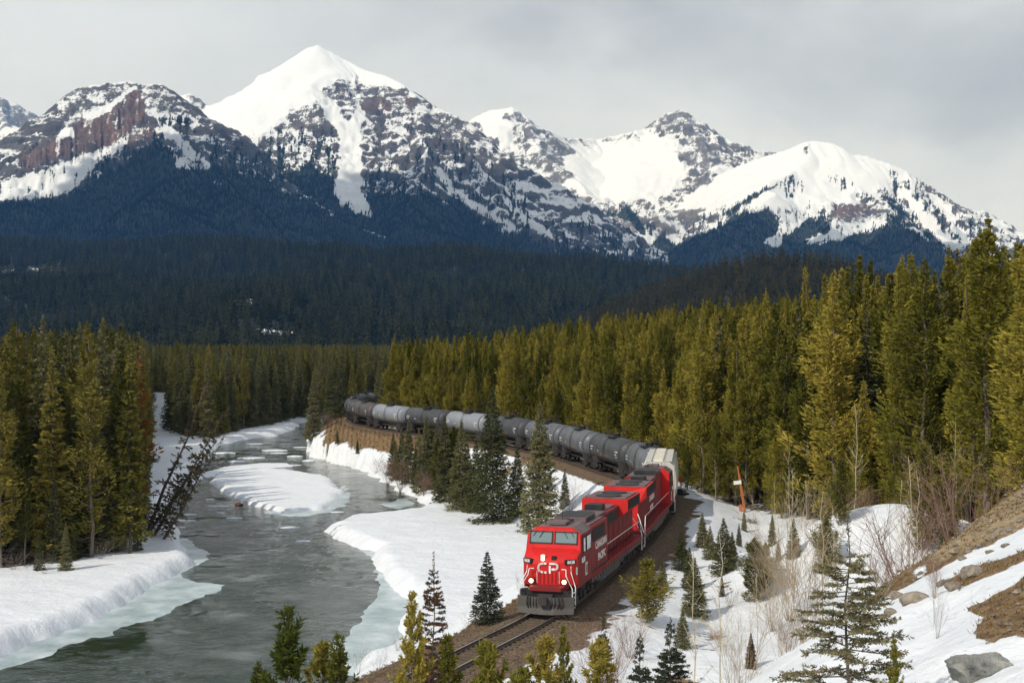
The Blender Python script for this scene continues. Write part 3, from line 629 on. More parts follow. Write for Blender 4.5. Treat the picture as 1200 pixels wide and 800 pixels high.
# cirque range in the middle distance
V3_, f3_, _, _ = mk_mountain('mountain.002', [
    ([(480, 190, 9900), (540, 148, 9800), (557, 137, 9750), (575, 129, 9700), (600, 125, 9600), (612, 132, 9580), (636, 150, 9600), (660, 161, 9900), (700, 163, 10100), (730, 156, 10100), (755, 151, 9900), (762, 145, 9800), (780, 133, 9700), (797, 128, 9600), (812, 134, 9600), (818, 142, 9620), (826, 154, 9650), (850, 170, 9700), (880, 175, 9800), (900, 177, 9900), (960, 178, 10100), (1040, 200, 10300)], 0.80, 3000),
    ([(612, 132, 9580), (634, 158, 9250), (654, 186, 8900), (676, 204, 8600), (690, 232, 8200), (704, 262, 7600), (715, 285, 7000)], 0.85, 3000),
    ([(808, 134, 9600), (816, 160, 9250), (832, 188, 8850), (846, 212, 8500), (842, 240, 8000), (836, 275, 7300)], 0.85, 3000),
    ([(690, 232, 8200), (735, 246, 7900), (752, 268, 7400)], 0.9, 3000), ([(842, 240, 8000), (795, 246, 7900), (765, 262, 7500)], 0.9, 3000)],
    (510, 1060), (6300, 10600), 390, 290,
    [(500, 250), (660, 262), (690, 282), (702, 262), (712, 250), (735, 236), (755, 262), (760, 285), (790, 278), (850, 270), (1060, 300)],
    [('smooth', [(650, 205), (670, 180), (730, 172), (770, 160), (790, 170), (800, 205), (780, 225), (720, 236), (690, 228)], 5), ('smooth', [(557, 140), (575, 130), (604, 126), (598, 150), (604, 168), (585, 165)], 3),
     ('rock', [(758, 152), (780, 136), (797, 129), (818, 142), (822, 152), (800, 146), (780, 150)], 2), ('rock', [(586, 144), (594, 132), (604, 130), (620, 142), (625, 152), (606, 140)], 2), ('rock', [(806, 158), (820, 156), (850, 184), (848, 192), (822, 196), (792, 188), (790, 178), (812, 174)], 2.5),
     ('rock', [(640, 164), (654, 164), (656, 182), (676, 204), (662, 216), (640, 212), (628, 190)], 2.5), ('rock', [(760, 252), (800, 240), (838, 248), (842, 272), (800, 272), (770, 262)], 3), ('rock', [(700, 262), (728, 254), (746, 262), (750, 276), (716, 278)], 3), ('rock', [(806, 208), (834, 204), (836, 214), (812, 220)], 2),
     ('slide', [(690, 270), (712, 286), (756, 292), (764, 280), (752, 272), (730, 282)], 3), ('slide', [(780, 274), (846, 270), (842, 286), (790, 290)], 3)],
    M['mtn_grey'], 303, gully=60, strata=26, rockb=0.10, speck=0.55)
# broad white mountain on the east side
V4_, f4_, _, _ = mk_mountain('mountain.003', [
    ([(760, 262, 8700), (800, 232, 8600), (838, 206, 8500), (870, 192, 8400), (892, 184, 8350), (920, 176, 8250), (940, 167, 8150), (955, 164, 8100), (975, 167, 8050), (986, 172, 8000), (992, 180, 7980), (1015, 182, 7950), (1040, 190, 7900), (1062, 199, 7850), (1090, 217, 7750), (1120, 237, 7600), (1150, 255, 7500), (1180, 272, 7400), (1240, 305, 7200), (1340, 345, 6900)], 0.72, 3200),
    ([(950, 165, 8110), (925, 195, 7800), (900, 218, 7500), (868, 245, 7000), (848, 270, 6400)], 0.66, 3200),
    ([(990, 180, 7980), (1000, 212, 7650), (1020, 235, 7300), (1044, 250, 6900), (1070, 278, 6200)], 0.66, 3200),
    ([(1062, 200, 7850), (1085, 235, 7400), (1110, 265, 6900), (1140, 295, 6300)], 0.72, 3200), ([(1000, 214, 7640), (985, 240, 7250), (970, 262, 6800), (960, 285, 6200)], 0.68, 3200)],
    (760, 1330), (5000, 8900), 400, 280,
    [(760, 290), (840, 268), (868, 248), (900, 246), (915, 262), (938, 252), (962, 252), (980, 282), (1030, 262), (1050, 255), (1080, 268), (1115, 295), (1150, 305), (1330, 340)],
    [('smooth', [(790, 240), (840, 208), (890, 186), (945, 168), (985, 172), (1000, 184), (1050, 198), (1040, 215), (1020, 228), (985, 232), (950, 238), (900, 240), (850, 245)], 6),
     ('red', [(978, 244), (1000, 238), (1018, 240), (1010, 252), (976, 256)], 2.5), ('rock', [(980, 256), (1010, 246), (1036, 238), (1044, 250), (1030, 262), (990, 266)], 3), ('slide', [(936, 284), (985, 264), (1036, 258), (1044, 262), (1010, 274), (962, 288)], 3),
     ('slide', [(895, 286), (912, 270), (928, 248), (945, 240), (960, 246), (940, 262), (920, 278), (910, 288)], 3), ('wood', [(1032, 226), (1044, 228), (1060, 248), (1076, 262), (1068, 262), (1046, 246)], 3), ('wood', [(1066, 232), (1080, 236), (1112, 272), (1104, 276), (1084, 258)], 3),
     ('speck', [(1040, 200), (1100, 220), (1150, 258), (1180, 285), (1120, 290), (1080, 262), (1050, 240)], 5), ('snow', [(1052, 222), (1060, 222), (1092, 254), (1126, 294), (1118, 293), (1080, 260)], 1.5), ('snow', [(1084, 222), (1092, 224), (1120, 258), (1142, 288), (1132, 288), (1108, 256)], 1.8), ('slide', [(1055, 262), (1070, 266), (1090, 284), (1082, 282)], 2),
     ('rock', [(940, 171), (950, 167), (948, 180), (938, 186)], 3), ('speck', [(905, 214), (930, 206), (950, 220), (940, 236), (915, 232)], 5), ('speck', [(968, 210), (990, 206), (1000, 220), (985, 226)], 4), ('rock', [(1060, 200), (1100, 222), (1150, 256), (1140, 258), (1090, 226)], 3), ('wood', [(1000, 229), (1022, 230), (1022, 234), (1000, 232)], 1.5), ('wood', [(848, 248), (870, 235), (918, 212), (916, 216), (872, 242), (850, 256)], 1.2)],
    M['mtn'], 404, gully=48, strata=15, rockb=0.02, speck=0.5)
# a farther summit by the western edge and one between the first two
mk_mountain('mountain.004', [([(-120, 150, 11600), (-60, 120, 11500), (-20, 111, 11400), (2, 113, 11400), (18, 120, 11400), (44, 136, 11400), (60, 150, 11400), (110, 190, 11300)], 0.9, 3000), ([(2, 113, 11400), (16, 150, 10900), (24, 185, 10300)], 0.9, 3000)],
    (-120, 120), (9300, 12000), 150, 110, [(-200, 330), (200, 330)], [('rock', [(-20, 112), (18, 121), (46, 137), (50, 148), (30, 150), (-20, 136)], 3)], M['mtn_grey'], 505, gully=60, strata=30, rockb=0.12, speck=0.2)
mk_mountain('mountain.005', [([(150, 180, 10000), (190, 140, 9900), (204, 118, 9850), (213, 110, 9800), (222, 108, 9800), (232, 114, 9800), (246, 126, 9800), (275, 150, 9900)], 0.8, 3000)],
    (140, 300), (8700, 10400), 120, 80, [(100, 330), (300, 330)], [('smooth', [(220, 128), (250, 130), (250, 160), (205, 160)], 4)], M['mtn_grey'], 606, gully=50, strata=20, rockb=0.05, speck=0.2)

# wooded rise across the valley, its crest running down to the east, and the small wooded hill
def hill(name, ridge, pxr, dr, ncol, nrow, slope, seed, rough, clear=()):
    u = np.linspace(pxr[0], pxr[1], ncol); d = np.geomspace(dr[0], dr[1], nrow); Y = np.repeat(d[:, None], ncol, 1); X = (u[None, :] - 600) / F * Y
    H, D, T = seg_field(X, Y, [(ridge, slope[0], slope[1])])
    H = H + rough * fbm(X / 330, Y / 330, 4, seed) * np.clip(D / 200, 0.15, 1); H = np.maximum(H, -6.5 + 3 * fbm(X / 100, Y / 100, 2, seed + 1))
    px = 600 + X / Y * F; py = HOR + (HC - H) * F / Y; cl = np.zeros(X.shape)
    for q_ in clear: cl = np.maximum(cl, 1 - sstep(-2, 2, sd_poly(px, py, q_)))
    V = np.stack([X, Y, H], -1); me = np_mesh(name, V, grid_quads(nrow, ncol), attrs={'clear': cl}, smooth=True); me.materials.append(M['floor'])
    tag(link(bpy.data.objects.new(name, me)), kind='structure'); return V, cl
VS, clS = hill('valley_slope', [(-700, 275, 3300), (-200, 281, 3200), (0, 286, 3100), (120, 290, 3050), (220, 289, 3050), (400, 294, 3000), (500, 301, 2950), (600, 310, 2900), (700, 320, 2850), (800, 331, 2800), (900, 345, 2800), (1100, 370, 2800), (1400, 380, 2800)],
               (-150, 1350), (1150, 3500), 240, 150, (0.17, 4000), 711, 42, [[(28, 312), (60, 318), (86, 322), (84, 330), (58, 328), (30, 322)], [(-5, 318), (14, 316), (16, 324), (-5, 326)], [(268, 352), (306, 350), (308, 358), (270, 358)], [(300, 384), (345, 388), (344, 394), (304, 392)]])
VH, clH = hill('wooded_hill', [(690, 392, 1650), (720, 372, 1650), (755, 353, 1650), (790, 339, 1640), (850, 322, 1620), (905, 312, 1600), (960, 313, 1600), (1005, 328, 1620), (1045, 348, 1640), (1110, 372, 1660), (1250, 395, 1700)],
               (600, 1300), (1300, 1900), 140, 60, (0.42, 3000), 821, 10)
APRON = scatter_on(V1_, f1_, 44000, 0.55, 0.12, 11), scatter_on(V2_, f2_, 70000, 0.55, 0.12, 12), scatter_on(V3_, f3_, 26000, 0.55, 0.12, 13), scatter_on(V4_, f4_, 46000, 0.55, 0.12, 14)
# ------------------------------------------------------------------ trees: needles as thousands of small leaf-sized faces on real branches
def kites(c, d, l, wd, r, roll=None):
    """four-cornered sprigs at c pointing along d"""
    n = len(c); d = d / np.linalg.norm(d, axis=1, keepdims=True)
    s_ = np.cross(d, r.normal(size=(n, 3))); s_ /= np.linalg.norm(s_, axis=1, keepdims=True) + 1e-9
    l = np.broadcast_to(np.asarray(l, float), n)[:, None]; wd = np.broadcast_to(np.asarray(wd, float), n)[:, None]
    v = np.stack([c - d * l * 0.1, c + d * l * 0.45 + s_ * wd * 0.5, c + d * l, c + d * l * 0.45 - s_ * wd * 0.5], 1)
    return v
def crown_mesh(name, v, tint, mat):
    n = len(v); me = np_mesh(name, v.reshape(-1, 3), np.arange(n * 4).reshape(n, 4), attrs={'tint': np.repeat(tint, 4)}); me.materials.append(mat); return me
def trunk_mesh(name, h, r0, mat, lean=0.0, branches=(), seed=0, n=7):
    b_ = MB(); rr = random.Random(seed); pts = [(lean * (z / h) ** 2 + 0.012 * h * rr.uniform(-1, 1) * (z > 0), 0.012 * h * rr.uniform(-1, 1) * (z > 0), z) for z in np.linspace(-0.5, h * 0.97, 7)]
    b_.tube(pts, r0, n, r0 * 0.12)
    for p0, p1, r_ in branches: b_.tube([p0, (Vector(p0) + Vector(p1)) / 2 + Vector((0, 0, -0.03 * (Vector(p1) - Vector(p0)).length)), p1], r_, 3, r_ * 0.3)
    me = b_.mesh(name); me.materials.append(mat); return me
def make_tree(kind, h, seed, nb, per, mat, bmat, base=0.12, rad=None, l=0.5, wd=0.2, shape='pine', tuft=0.6, droop=0.0, up=0.3, gap=0.0, trunk_r=None, fine=False, dead=0):
    """returns trunk and crown meshes of height h standing on z = 0"""
    r = np.random.default_rng(seed); rad = rad or h * 0.12
    t = np.sort(r.random(nb) ** (0.85 if shape == 'pine' else 1.05)); zb = h * (base + (0.985 - base) * t)
    if shape == 'spruce':                                # whorls
        nw = max(8, int(nb / 6)); tw = (np.arange(nb) // 6) / nw; t = np.clip(tw + r.normal(0, 0.25 / nw, nb), 0, 0.995); zb = h * (base + (0.99 - base) * t)
    az = np.arange(nb) * 2.39996 + r.normal(0, 0.5, nb)
    if shape == 'pine': prof = np.clip(np.minimum(0.6 + 1.6 * t, 1.22 * (1 - t) ** 0.85), 0.05, 1) * np.where(r.random(nb) < 0.3, r.uniform(0.9, 1.35, nb), r.uniform(0.4, 0.95, nb)) * (1 + 0.30 * np.sin(t * r.uniform(11, 19) + r.random() * 6) + 0.25 * np.sin(az + r.random() * 6))
    else: prof = np.clip((1 - t) ** 0.92, 0.03, 1) * r.uniform(0.72, 1.10, nb)
    if gap: prof = prof * np.where(r.random(nb) < gap, 0.35, 1.0)
    L = rad * prof
    el = (up + 0.55 * t if shape == 'pine' else -droop + 0.75 * t ** 2) + r.normal(0, 0.12, nb)
    out = np.stack([np.cos(az), np.sin(az), np.zeros(nb)], 1)
    bi = np.repeat(np.arange(nb), per); 
    wgt = np.clip(L / L.mean(), 0.25, 1.6); keep = r.random(nb * per) < np.repeat(np.clip(wgt, 0, 1), per); bi = bi[keep]; n = len(bi)
    q = r.random(n) ** tuft; Lb = L[bi]; o_ = out[bi]; side = np.stack([-o_[:, 1], o_[:, 0], np.zeros(n)], 1)
    curve = (0.35 if shape == 'pine' else 0.30)
    zz = zb[bi] + Lb * q * np.sin(el[bi]) + (curve * Lb * q ** 2 if shape == 'pine' else Lb * (-0.22 * np.sin(q * 3.0) * (1 - t[bi]) + 0.10 * q ** 3))
    spread = (0.34 if shape == 'pine' else 0.42) * Lb * (1.02 - np.abs(q - 0.55))
    lat = r.normal(0, 0.45, n) * spread
    c = o_ * (Lb * q * np.cos(el[bi]))[:, None] + side * lat[:, None]; c[:, 2] = zz + r.normal(0, 0.20 if shape == 'pine' else 0.06, n) * np.minimum(Lb, 1.6)
    d = o_ * r.uniform(0.4, 1.2, n)[:, None] + side * (np.sign(lat) * r.uniform(0.2, 1.1, n))[:, None] + r.normal(0, 0.35, (n, 3)); d[:, 2] += (0.45 if shape == 'pine' else -0.12)
    ll = l * r.uniform(0.6, 1.3, n) * np.clip(0.5 + Lb / rad, 0.55, 1.1)
    v = kites(c, d, ll, wd * r.uniform(0.7, 1.3, n), r)
    tb = r.random(nb) * 0.35; tint = np.clip(0.30 + tb[bi] + 0.18 * r.normal(size=n) + 0.12 * (q - 0.5), 0, 1)
    # leader
    k = 26; tz = h * (0.93 + 0.07 * r.random(k)); dd = r.normal(0, 0.35, (k, 3)); dd[:, 2] += 0.9
    v = np.concatenate([v, kites(np.stack([r.normal(0, 0.03, k), r.normal(0, 0.03, k), tz], 1), dd, l * 0.55, wd * 0.6, r)]); tint = np.r_[tint, np.full(k, 0.6)]
    brs = []
    for i in range(nb):
        if L[i] > 0.35 * rad and (fine or i % 2 == 0):
            p1 = out[i] * L[i] * 0.8 * math.cos(el[i]); brs.append(((0, 0, zb[i]), (p1[0], p1[1], zb[i] + L[i] * 0.8 * math.sin(el[i]) + (0.25 * L[i] * 0.6 if shape == 'pine' else -0.1 * L[i])), 0.012 * h * 0.12 + 0.012 * L[i]))
    for i in range(dead):                                # dead lower limbs
        a = r.random() * 6.28; z0 = h * base * r.uniform(0.25, 1.0); ln = rad * r.uniform(0.3, 0.8); brs.append(((0, 0, z0), (math.cos(a) * ln, math.sin(a) * ln, z0 - 0.15 * ln), 0.02))
    return trunk_mesh('trunk', h, trunk_r or h * 0.0095, bmat, 0, brs, seed), crown_mesh('crown', v, tint, mat)
def make_brush(h, seed, nb, mat, bmat, rad, base=0.05, needle=0.06, wd=0.012, dens=60, up=0.5, sub=5, top=0.0, shape=0.9, tbias=0.0, droop=0.0):
    """a young conifer: every twig a bottle brush of single needles"""
    r = np.random.default_rng(seed); twigs = []; brs = []
    zs = np.sort(r.random(nb)); zs = base * h + (h * (1 - top) * 0.97 - base * h) * zs
    for i, z in enumerate(zs):
        t = (z - base * h) / (h - base * h); az = i * 2.39996 + r.normal(0, 0.3); L = rad * max(0.10, (1 - t) ** shape) * r.uniform(0.75, 1.15); e = up * (0.55 + 0.9 * t) - droop * (1 - t) + r.normal(0, 0.1)
        o_ = np.array([math.cos(az) * math.cos(e), math.sin(az) * math.cos(e), math.sin(e)]); p0 = np.array([0, 0, z]); p1 = p0 + o_ * L; p1[2] += (0.22 if up > 0.3 else 0.02) * L
        twigs.append((p0 + (p1 - p0) * 0.22, p1)); brs.append((tuple(p0), tuple(p1), 0.006 + 0.012 * L))
        for k in range(sub if L > 0.25 * rad else max(2, sub // 3)):
            q = r.uniform(0.3, 0.95); a0 = p0 + (p1 - p0) * q; sd_ = np.array([-math.sin(az), math.cos(az), 0]) * (1 if k % 2 else -1)
            dd = o_ * r.uniform(0.5, 1.0) + sd_ * r.uniform(0.5, 0.95) + np.array([0, 0, (0.45 if up > 0.3 else -0.02) + r.normal(0, 0.15)]); dd /= np.linalg.norm(dd); twigs.append((a0, a0 + dd * L * r.uniform(0.22, 0.46) * (1.15 - q * 0.6)))
    twigs.append((np.array([0, 0, h * 0.80]), np.array([0, 0, h])))
    A = np.array([a for a, b_ in twigs]); Bv = np.array([b_ for a, b_ in twigs]); ln = np.linalg.norm(Bv - A, axis=1)
    cnt = np.maximum(5, (ln * dens).astype(int)); ti = np.repeat(np.arange(len(twigs)), cnt); n = len(ti); q = r.random(n)
    ax = ((Bv - A) / (ln[:, None] + 1e-9))[ti]; rd = np.cross(ax, r.normal(size=(n, 3))); rd /= np.linalg.norm(rd, axis=1, keepdims=True)
    c = A[ti] + (Bv - A)[ti] * q[:, None]; v = kites(c, ax * 0.62 + rd * 0.8, needle * r.uniform(0.7, 1.2, n), wd * r.uniform(0.8, 1.3, n), r)
    tint = np.clip(0.28 + 0.30 * r.random(len(twigs))[ti] + 0.16 * r.normal(size=n) + 0.25 * (q - 0.5) + tbias, 0, 1)
    return trunk_mesh('trunk', h, max(0.012, h * 0.009), bmat, 0, brs, seed, 6), crown_mesh('crown', v, tint, mat)

def place_tree(name, meshes, loc, rz, sc, label, cat, group=None, tilt=None):
    e = empty(name, loc, rz, label, cat, group); e.scale = (sc[0], sc[0], sc[1]) if isinstance(sc, tuple) else (sc, sc, sc)
    if tilt: e.rotation_euler = (tilt[0], tilt[1], rz)
    link(bpy.data.objects.new('trunk', meshes[0]), e); link(bpy.data.objects.new('crown', meshes[1]), e); return e

PINES = [make_tree('pine', 20, 300 + i, 200, 80, M['pine'], M['bark'], base=(0.10, 0.06, 0.16, 0.04, 0.08, 0.05)[i], rad=(2.1, 2.5, 1.9, 2.8, 2.3, 3.0)[i], l=0.38, wd=0.11, tuft=0.45, up=0.10, gap=0.06, dead=4) for i in range(6)]
LPINES = [make_tree('pine', 20, 330 + i, 180, 48, M['leftpine'], M['bark'], base=(0.16, 0.10, 0.22)[i], rad=(1.9, 2.2, 1.7)[i], l=0.44, wd=0.12, tuft=0.55, up=0.2, gap=0.12, dead=14) for i in range(3)]
LSPR = [make_tree('spruce', 20, 340 + i, 230, 28, M['leftpine'] if i == 1 else M['spruce'], M['bark_dark'], base=(0.05, 0.10, 0.07)[i], rad=(2.4, 2.1, 2.7)[i], l=0.50, wd=0.19, shape='spruce', tuft=0.6, droop=0.28, gap=0.08, dead=6) for i in range(3)]
RUST = make_tree('pine', 20, 361, 80, 18, M['rustpine'], M['bark'], base=0.25, rad=1.8, l=0.55, wd=0.2, tuft=0.5, up=-0.1, gap=0.3, dead=26)

# far trees, low detail: instanced as masses
def far_tree(name, h, nb, per, rad, mat, l, wd, seed):
    tm, cm = make_tree('spruce', h, seed, nb, per, mat, M['bark_dark'], base=0.04, rad=rad, l=l, wd=wd, shape='spruce', tuft=0.6, droop=0.2)
    o = bpy.data.objects.new(name, cm); return o
def spike_mesh(name, h, r_, mat, seed):
    rr = random.Random(seed); b_ = MB()
    for z0, z1, rd in ((0, 0.62, 1.0), (0.38, 1.0, 0.66)):
        n = 5; a0 = rr.random() * 6; ring = [(r_ * rd * rr.uniform(0.75, 1.2) * math.cos(a0 + k * 6.283 / n), r_ * rd * rr.uniform(0.75, 1.2) * math.sin(a0 + k * 6.283 / n), h * (z0 + rr.uniform(-0.03, 0.05))) for k in range(n)]
        b_.add(ring + [(0, 0, h * z1)], [(k, (k + 1) % n, n) for k in range(n)])
    me = b_.mesh(name); a = me.attributes.new('tint', 'FLOAT', 'POINT'); a.data.foreach_set('value', np.full(len(me.vertices), 0.4, np.float32)); me.materials.append(mat); return bpy.data.objects.new(name, me)
def mass(name, pts, protos, smin, smax, seed, label=None, cat=None, zoff=-0.3):
    """one object: points that a geometry-node tree dresses with trees"""
    me = bpy.data.meshes.new(name); me.vertices.add(len(pts)); me.vertices.foreach_set('co', (np.asarray(pts) + [0, 0, zoff]).astype(np.float32).ravel())
    o = link(bpy.data.objects.new(name, me)); tag(o, label, cat, kind='stuff')
    pc = bpy.data.collections.new(name + '_kinds')
    for p in protos: pc.objects.link(p)
    ng_ = bpy.data.node_groups.new(name + '_scatter', 'GeometryNodeTree')
    ng_.interface.new_socket('Geometry', in_out='INPUT', socket_type='NodeSocketGeometry'); ng_.interface.new_socket('Geometry', in_out='OUTPUT', socket_type='NodeSocketGeometry')
    g = NT(ng_); gi = g.n('NodeGroupInput'); gout = g.n('NodeGroupOutput')
    ci = g.n('GeometryNodeCollectionInfo', {'Collection': pc, 'Separate Children': True, 'Reset Children': True})
    rz = g.n('FunctionNodeRandomValue', data_type='FLOAT_VECTOR'); rz.inputs[0].default_value = (-0.03, -0.03, 0); rz.inputs[1].default_value = (0.03, 0.03, 6.283); rz.inputs['Seed'].default_value = seed
    rs = g.n('FunctionNodeRandomValue', data_type='FLOAT'); rs.inputs[2].default_value = smin; rs.inputs[3].default_value = smax; rs.inputs['Seed'].default_value = seed + 1
    ri = g.n('FunctionNodeRandomValue', data_type='INT'); ri.inputs[4].default_value = 0; ri.inputs[5].default_value = len(protos) - 1; ri.inputs['Seed'].default_value = seed + 2
    mp_ = g.n('GeometryNodeMeshToPoints', {'Mesh': gi.outputs[0]})
    iop = g.n('GeometryNodeInstanceOnPoints', {'Points': mp_.outputs[0], 'Instance': ci.outputs[0], 'Pick Instance': True, 'Instance Index': ri.outputs[2], 'Rotation': rz.outputs[0], 'Scale': rs.outputs[1]})
    g.link(iop.outputs[0], gout.inputs[0]); md = o.modifiers.new('scatter', 'NODES'); md.node_group = ng_; return o

SPK = [spike_mesh('slope_tree', 16, 3.3, M['mtnforest'], 5 + i) for i in range(4)]
mass('mountain_forest', np.concatenate(APRON), SPK, 0.7, 1.25, 21, 'dark conifer forest climbing the lower flanks of the snowy mountains', 'forest', -1)
FAR = [far_tree('far_tree', 21, 48, 5, 3.2, M['farforest'], 2.3, 1.0, 900 + i) for i in range(4)]
sp_ = scatter_on(VS, 1 - clS, 62000, 0.5, 0.1, 31); sh_ = scatter_on(VH, 1 - clH, 9000, 0.5, 0.1, 32)
mass('slope_forest', sp_, FAR, 0.7, 1.3, 41, 'dark conifer forest covering the long rise across the valley', 'forest')
HFAR = [far_tree('far_tree', 21, 48, 5, 3.2, M['hillforest'], 2.3, 1.0, 920 + i) for i in range(3)]
mass('hill_forest', sh_, HFAR, 0.7, 1.15, 51, 'dark conifer forest on the small round hill', 'forest')

# valley woods: nearest trees one by one, the rest as one mass each
def jitter_grid(poly, step, seed, ymax=700, cond=None):
    r = np.random.default_rng(seed); p = np.array(poly); x = np.arange(p[:, 0].min(), p[:, 0].max(), step); y = np.arange(p[:, 1].min(), min(ymax, p[:, 1].max()), step)
    A, B_ = np.meshgrid(x, y); A = A + r.uniform(-0.46, 0.46, A.shape) * step; B_ = B_ + r.uniform(-0.46, 0.46, A.shape) * step; A = A.ravel(); B_ = B_.ravel()
    k = (sd_poly(A, B_, poly) < -0.5) & (np.abs(A) < 0.47 * B_ + 14)
    return A[k], B_[k]
def wood(poly, step, seed, ymax, n_single, singles, rest_protos, height, key, rest_name, rest_label, ymin=0):
    x, y = jitter_grid(poly, step, seed, ymax); z, dt_, sg_, *_r = ground(x, y, True)
    ok = (dt_ > 5.2) & (y > ymin) & (z > -6.2); x, y, z = x[ok], y[ok], z[ok]
    inpic = np.abs(x) < (606.0 / F) * y; order = np.argsort(key(x, y) + np.where(inpic, 0, 1e4)); r = random.Random(seed)
    for i in order[:n_single]:
        hr = r.uniform(0.82, 1.10) * (r.uniform(0.5, 0.85) if r.random() < 0.22 else 1.0); hh = height(x[i], y[i]) * hr / 20; nm, meshes, lab, cat, grp = singles(x[i], y[i], r, hr)
        place_tree(nm, meshes, (x[i], y[i], z[i] - 0.15), r.uniform(0, 6.28), (hh * r.uniform(0.9, 1.15), hh), lab, cat, grp)
    rest = order[n_single:]
    if len(rest): mass(rest_name, np.stack([x[rest], y[rest], z[rest]], 1), rest_protos, 0.70 * height(6, 250) / 20, 1.10 * height(6, 250) / 20, seed, rest_label, 'forest')
def protos(ms): return [bpy.data.objects.new('woods_tree', m_[1]) for m_ in ms]
def pick(p, table):
    for lim, nm_ in table:
        if p < lim: return nm_
    return table[-1][1]
def size_word(hh): return 'short' if hh < 0.82 else ('tall' if hh > 1.02 else 'mid height')
def s_right(x, y, r, hh):
    m_ = r.choice(PINES); p = 600 + x / y * F
    z_ = pick(p, [(560, 'above the farthest tank cars'), (620, 'above the middle tank cars'), (690, 'above the nearer tank cars'), (745, 'above the first tank cars'), (800, 'above the cream hopper car'), (850, 'beside the gravel bend'), (875, 'behind the rusty post'), (900, 'just past the rusty post'), (920, 'behind the tan aspen'), (938, 'behind the tallest aspen'), (960, 'behind the snowy hollow'), (985, 'behind the slim pale stem'), (1003, 'behind the first bright young pine'), (1030, 'behind the grey leader spike'), (1058, 'behind the snowy mound'), (1078, 'behind the pale aspen pair'), (1098, 'behind the second bright young pine'), (1125, 'behind the reddish crest shrub'), (1150, 'behind the pinkish thicket'), (1178, 'beside the tallest pine'), (9999, 'above the brown slope')])
    row = 'at the forest edge' if y < (138 if p < 870 else 113) else ('within the forest' if y < (152 if p < 870 else 126) else 'deep in the forest')
    if r.random() < 0.06: return 'spruce_tree', r.choice(LSPR[:1] + LSPR[2:]), f'{size_word(hh)} dark spruce among golden pines {row} {z_}', 'spruce tree', f'forest spruces {z_}, {row}'
    bw = 'broad' if PINES.index(m_) in (1, 3, 5) else 'slender'
    return 'pine_tree', m_, f'{size_word(hh)} {bw} golden green pine {row} {z_}', 'pine tree', f'forest pines {z_}, {row}'
def s_left(x, y, r, hh):
    k = r.random(); p = 600 + x / y * F; row = 'fronting' if y < 142 else 'deep in'
    z_ = pick(p, [(18, 'at the picture edge'), (36, 'above the tangled brush'), (56, 'above the low grey brush'), (75, 'above the tiny sunlit spruce'), (98, 'beyond the sunlit young spruce'), (122, 'above the third brush clump'), (150, 'near the leaning trees'), (9999, 'by the rust brown pine')])
    if k < 0.42: return 'pine_tree', r.choice(LPINES), f'{size_word(hh)} dull green pine {row} the west wood {z_}', 'pine tree', f'west bank pines {row} the wood {z_}'
    return 'spruce_tree', r.choice(LSPR), f'{size_word(hh)} dark spruce {row} the west wood {z_}', 'spruce tree', f'west bank spruces {row} the wood {z_}'
def s_mid(x, y, r, hh):
    p = 600 + x / y * F; z_ = pick(p, [(230, 'beside the snow covered side channel'), (265, 'behind the leaning tree tops'), (300, 'above the dark water reach'), (345, 'above the reddish willows'), (390, 'behind the lone dark spruce'), (9999, 'behind the tail of the train')])
    row = 'fronting' if y < 365 else 'deep in'
    return ('spruce_tree', r.choice(LSPR + LPINES[:1]), f'{size_word(hh)} dull green conifer {row} the far wood {z_}', 'spruce tree', f'far wood conifers {row} the wood {z_}')
wood(WOOD_R, 2.6, 61, 470, 165, s_right, protos(PINES), lambda x, y: 16.8 + 5.0 * min(1, max(0, (x - 8) / 24)), lambda x, y: y + 0.15 * np.abs(x), 'pine_forest', 'rest of the golden green pine forest east of the line')
wood(WOOD_L, 3.1, 62, 560, 140, s_left, protos(LPINES + LSPR), lambda x, y: 20.3, lambda x, y: y - 0.25 * x, 'west_forest', 'rest of the dark conifer wood along the west bank')
wood(WOOD_M, 4.2, 63, 900, 110, s_mid, protos(LPINES + LSPR), lambda x, y: 18.8, lambda x, y: y, 'bend_forest', 'rest of the conifer wood beyond the river bend')

# low young pines along the forest edge
def edge_row(pts, n, seed, src, h0, hr, labels, name, grp):
    r = random.Random(seed); p = np.array(pts); seg = np.r_[0, np.cumsum(np.hypot(*np.diff(p, axis=0).T))]
    for i in range(n):
        s_ = seg[-1] * (i + r.uniform(0.1, 0.9)) / n; x = np.interp(s_, seg, p[:, 0]) + r.uniform(-1.2, 1.6); y = np.interp(s_, seg, p[:, 1]) + r.uniform(-0.8, 2.2); h = r.uniform(*hr); q = 600 + x / y * F
        if 846 < q < 902: continue
        place_tree(name, r.choice(src), (x, y, g1(x, y) - 0.1), r.uniform(0, 6.28), (h / h0 * r.uniform(0.95, 1.3), h / h0), ('small ' if h < sum(hr) / 2 else 'half grown ') + pick(q, labels), 'pine tree' if name.startswith('pine') else 'spruce tree', grp)
EDGE_L = [(760, 'young pine at the forest edge above the tank cars'), (830, 'young pine at the forest edge by the hopper car'), (880, 'young pine at the forest edge by the rusty post'), (940, 'young pine at the forest edge behind the hollow'), (1010, 'young pine at the forest edge behind the aspens'), (1090, 'young pine at the forest edge behind the mound'), (9999, 'young pine at the forest edge above the slope')]
edge_row([(19, 142), (24, 126.5), (29, 115.5), (34, 109.5), (40, 100.5), (48, 97)], 30, 91, PINES, 20, (4.5, 10), EDGE_L, 'pine_tree', 'young pines along the forest edge')
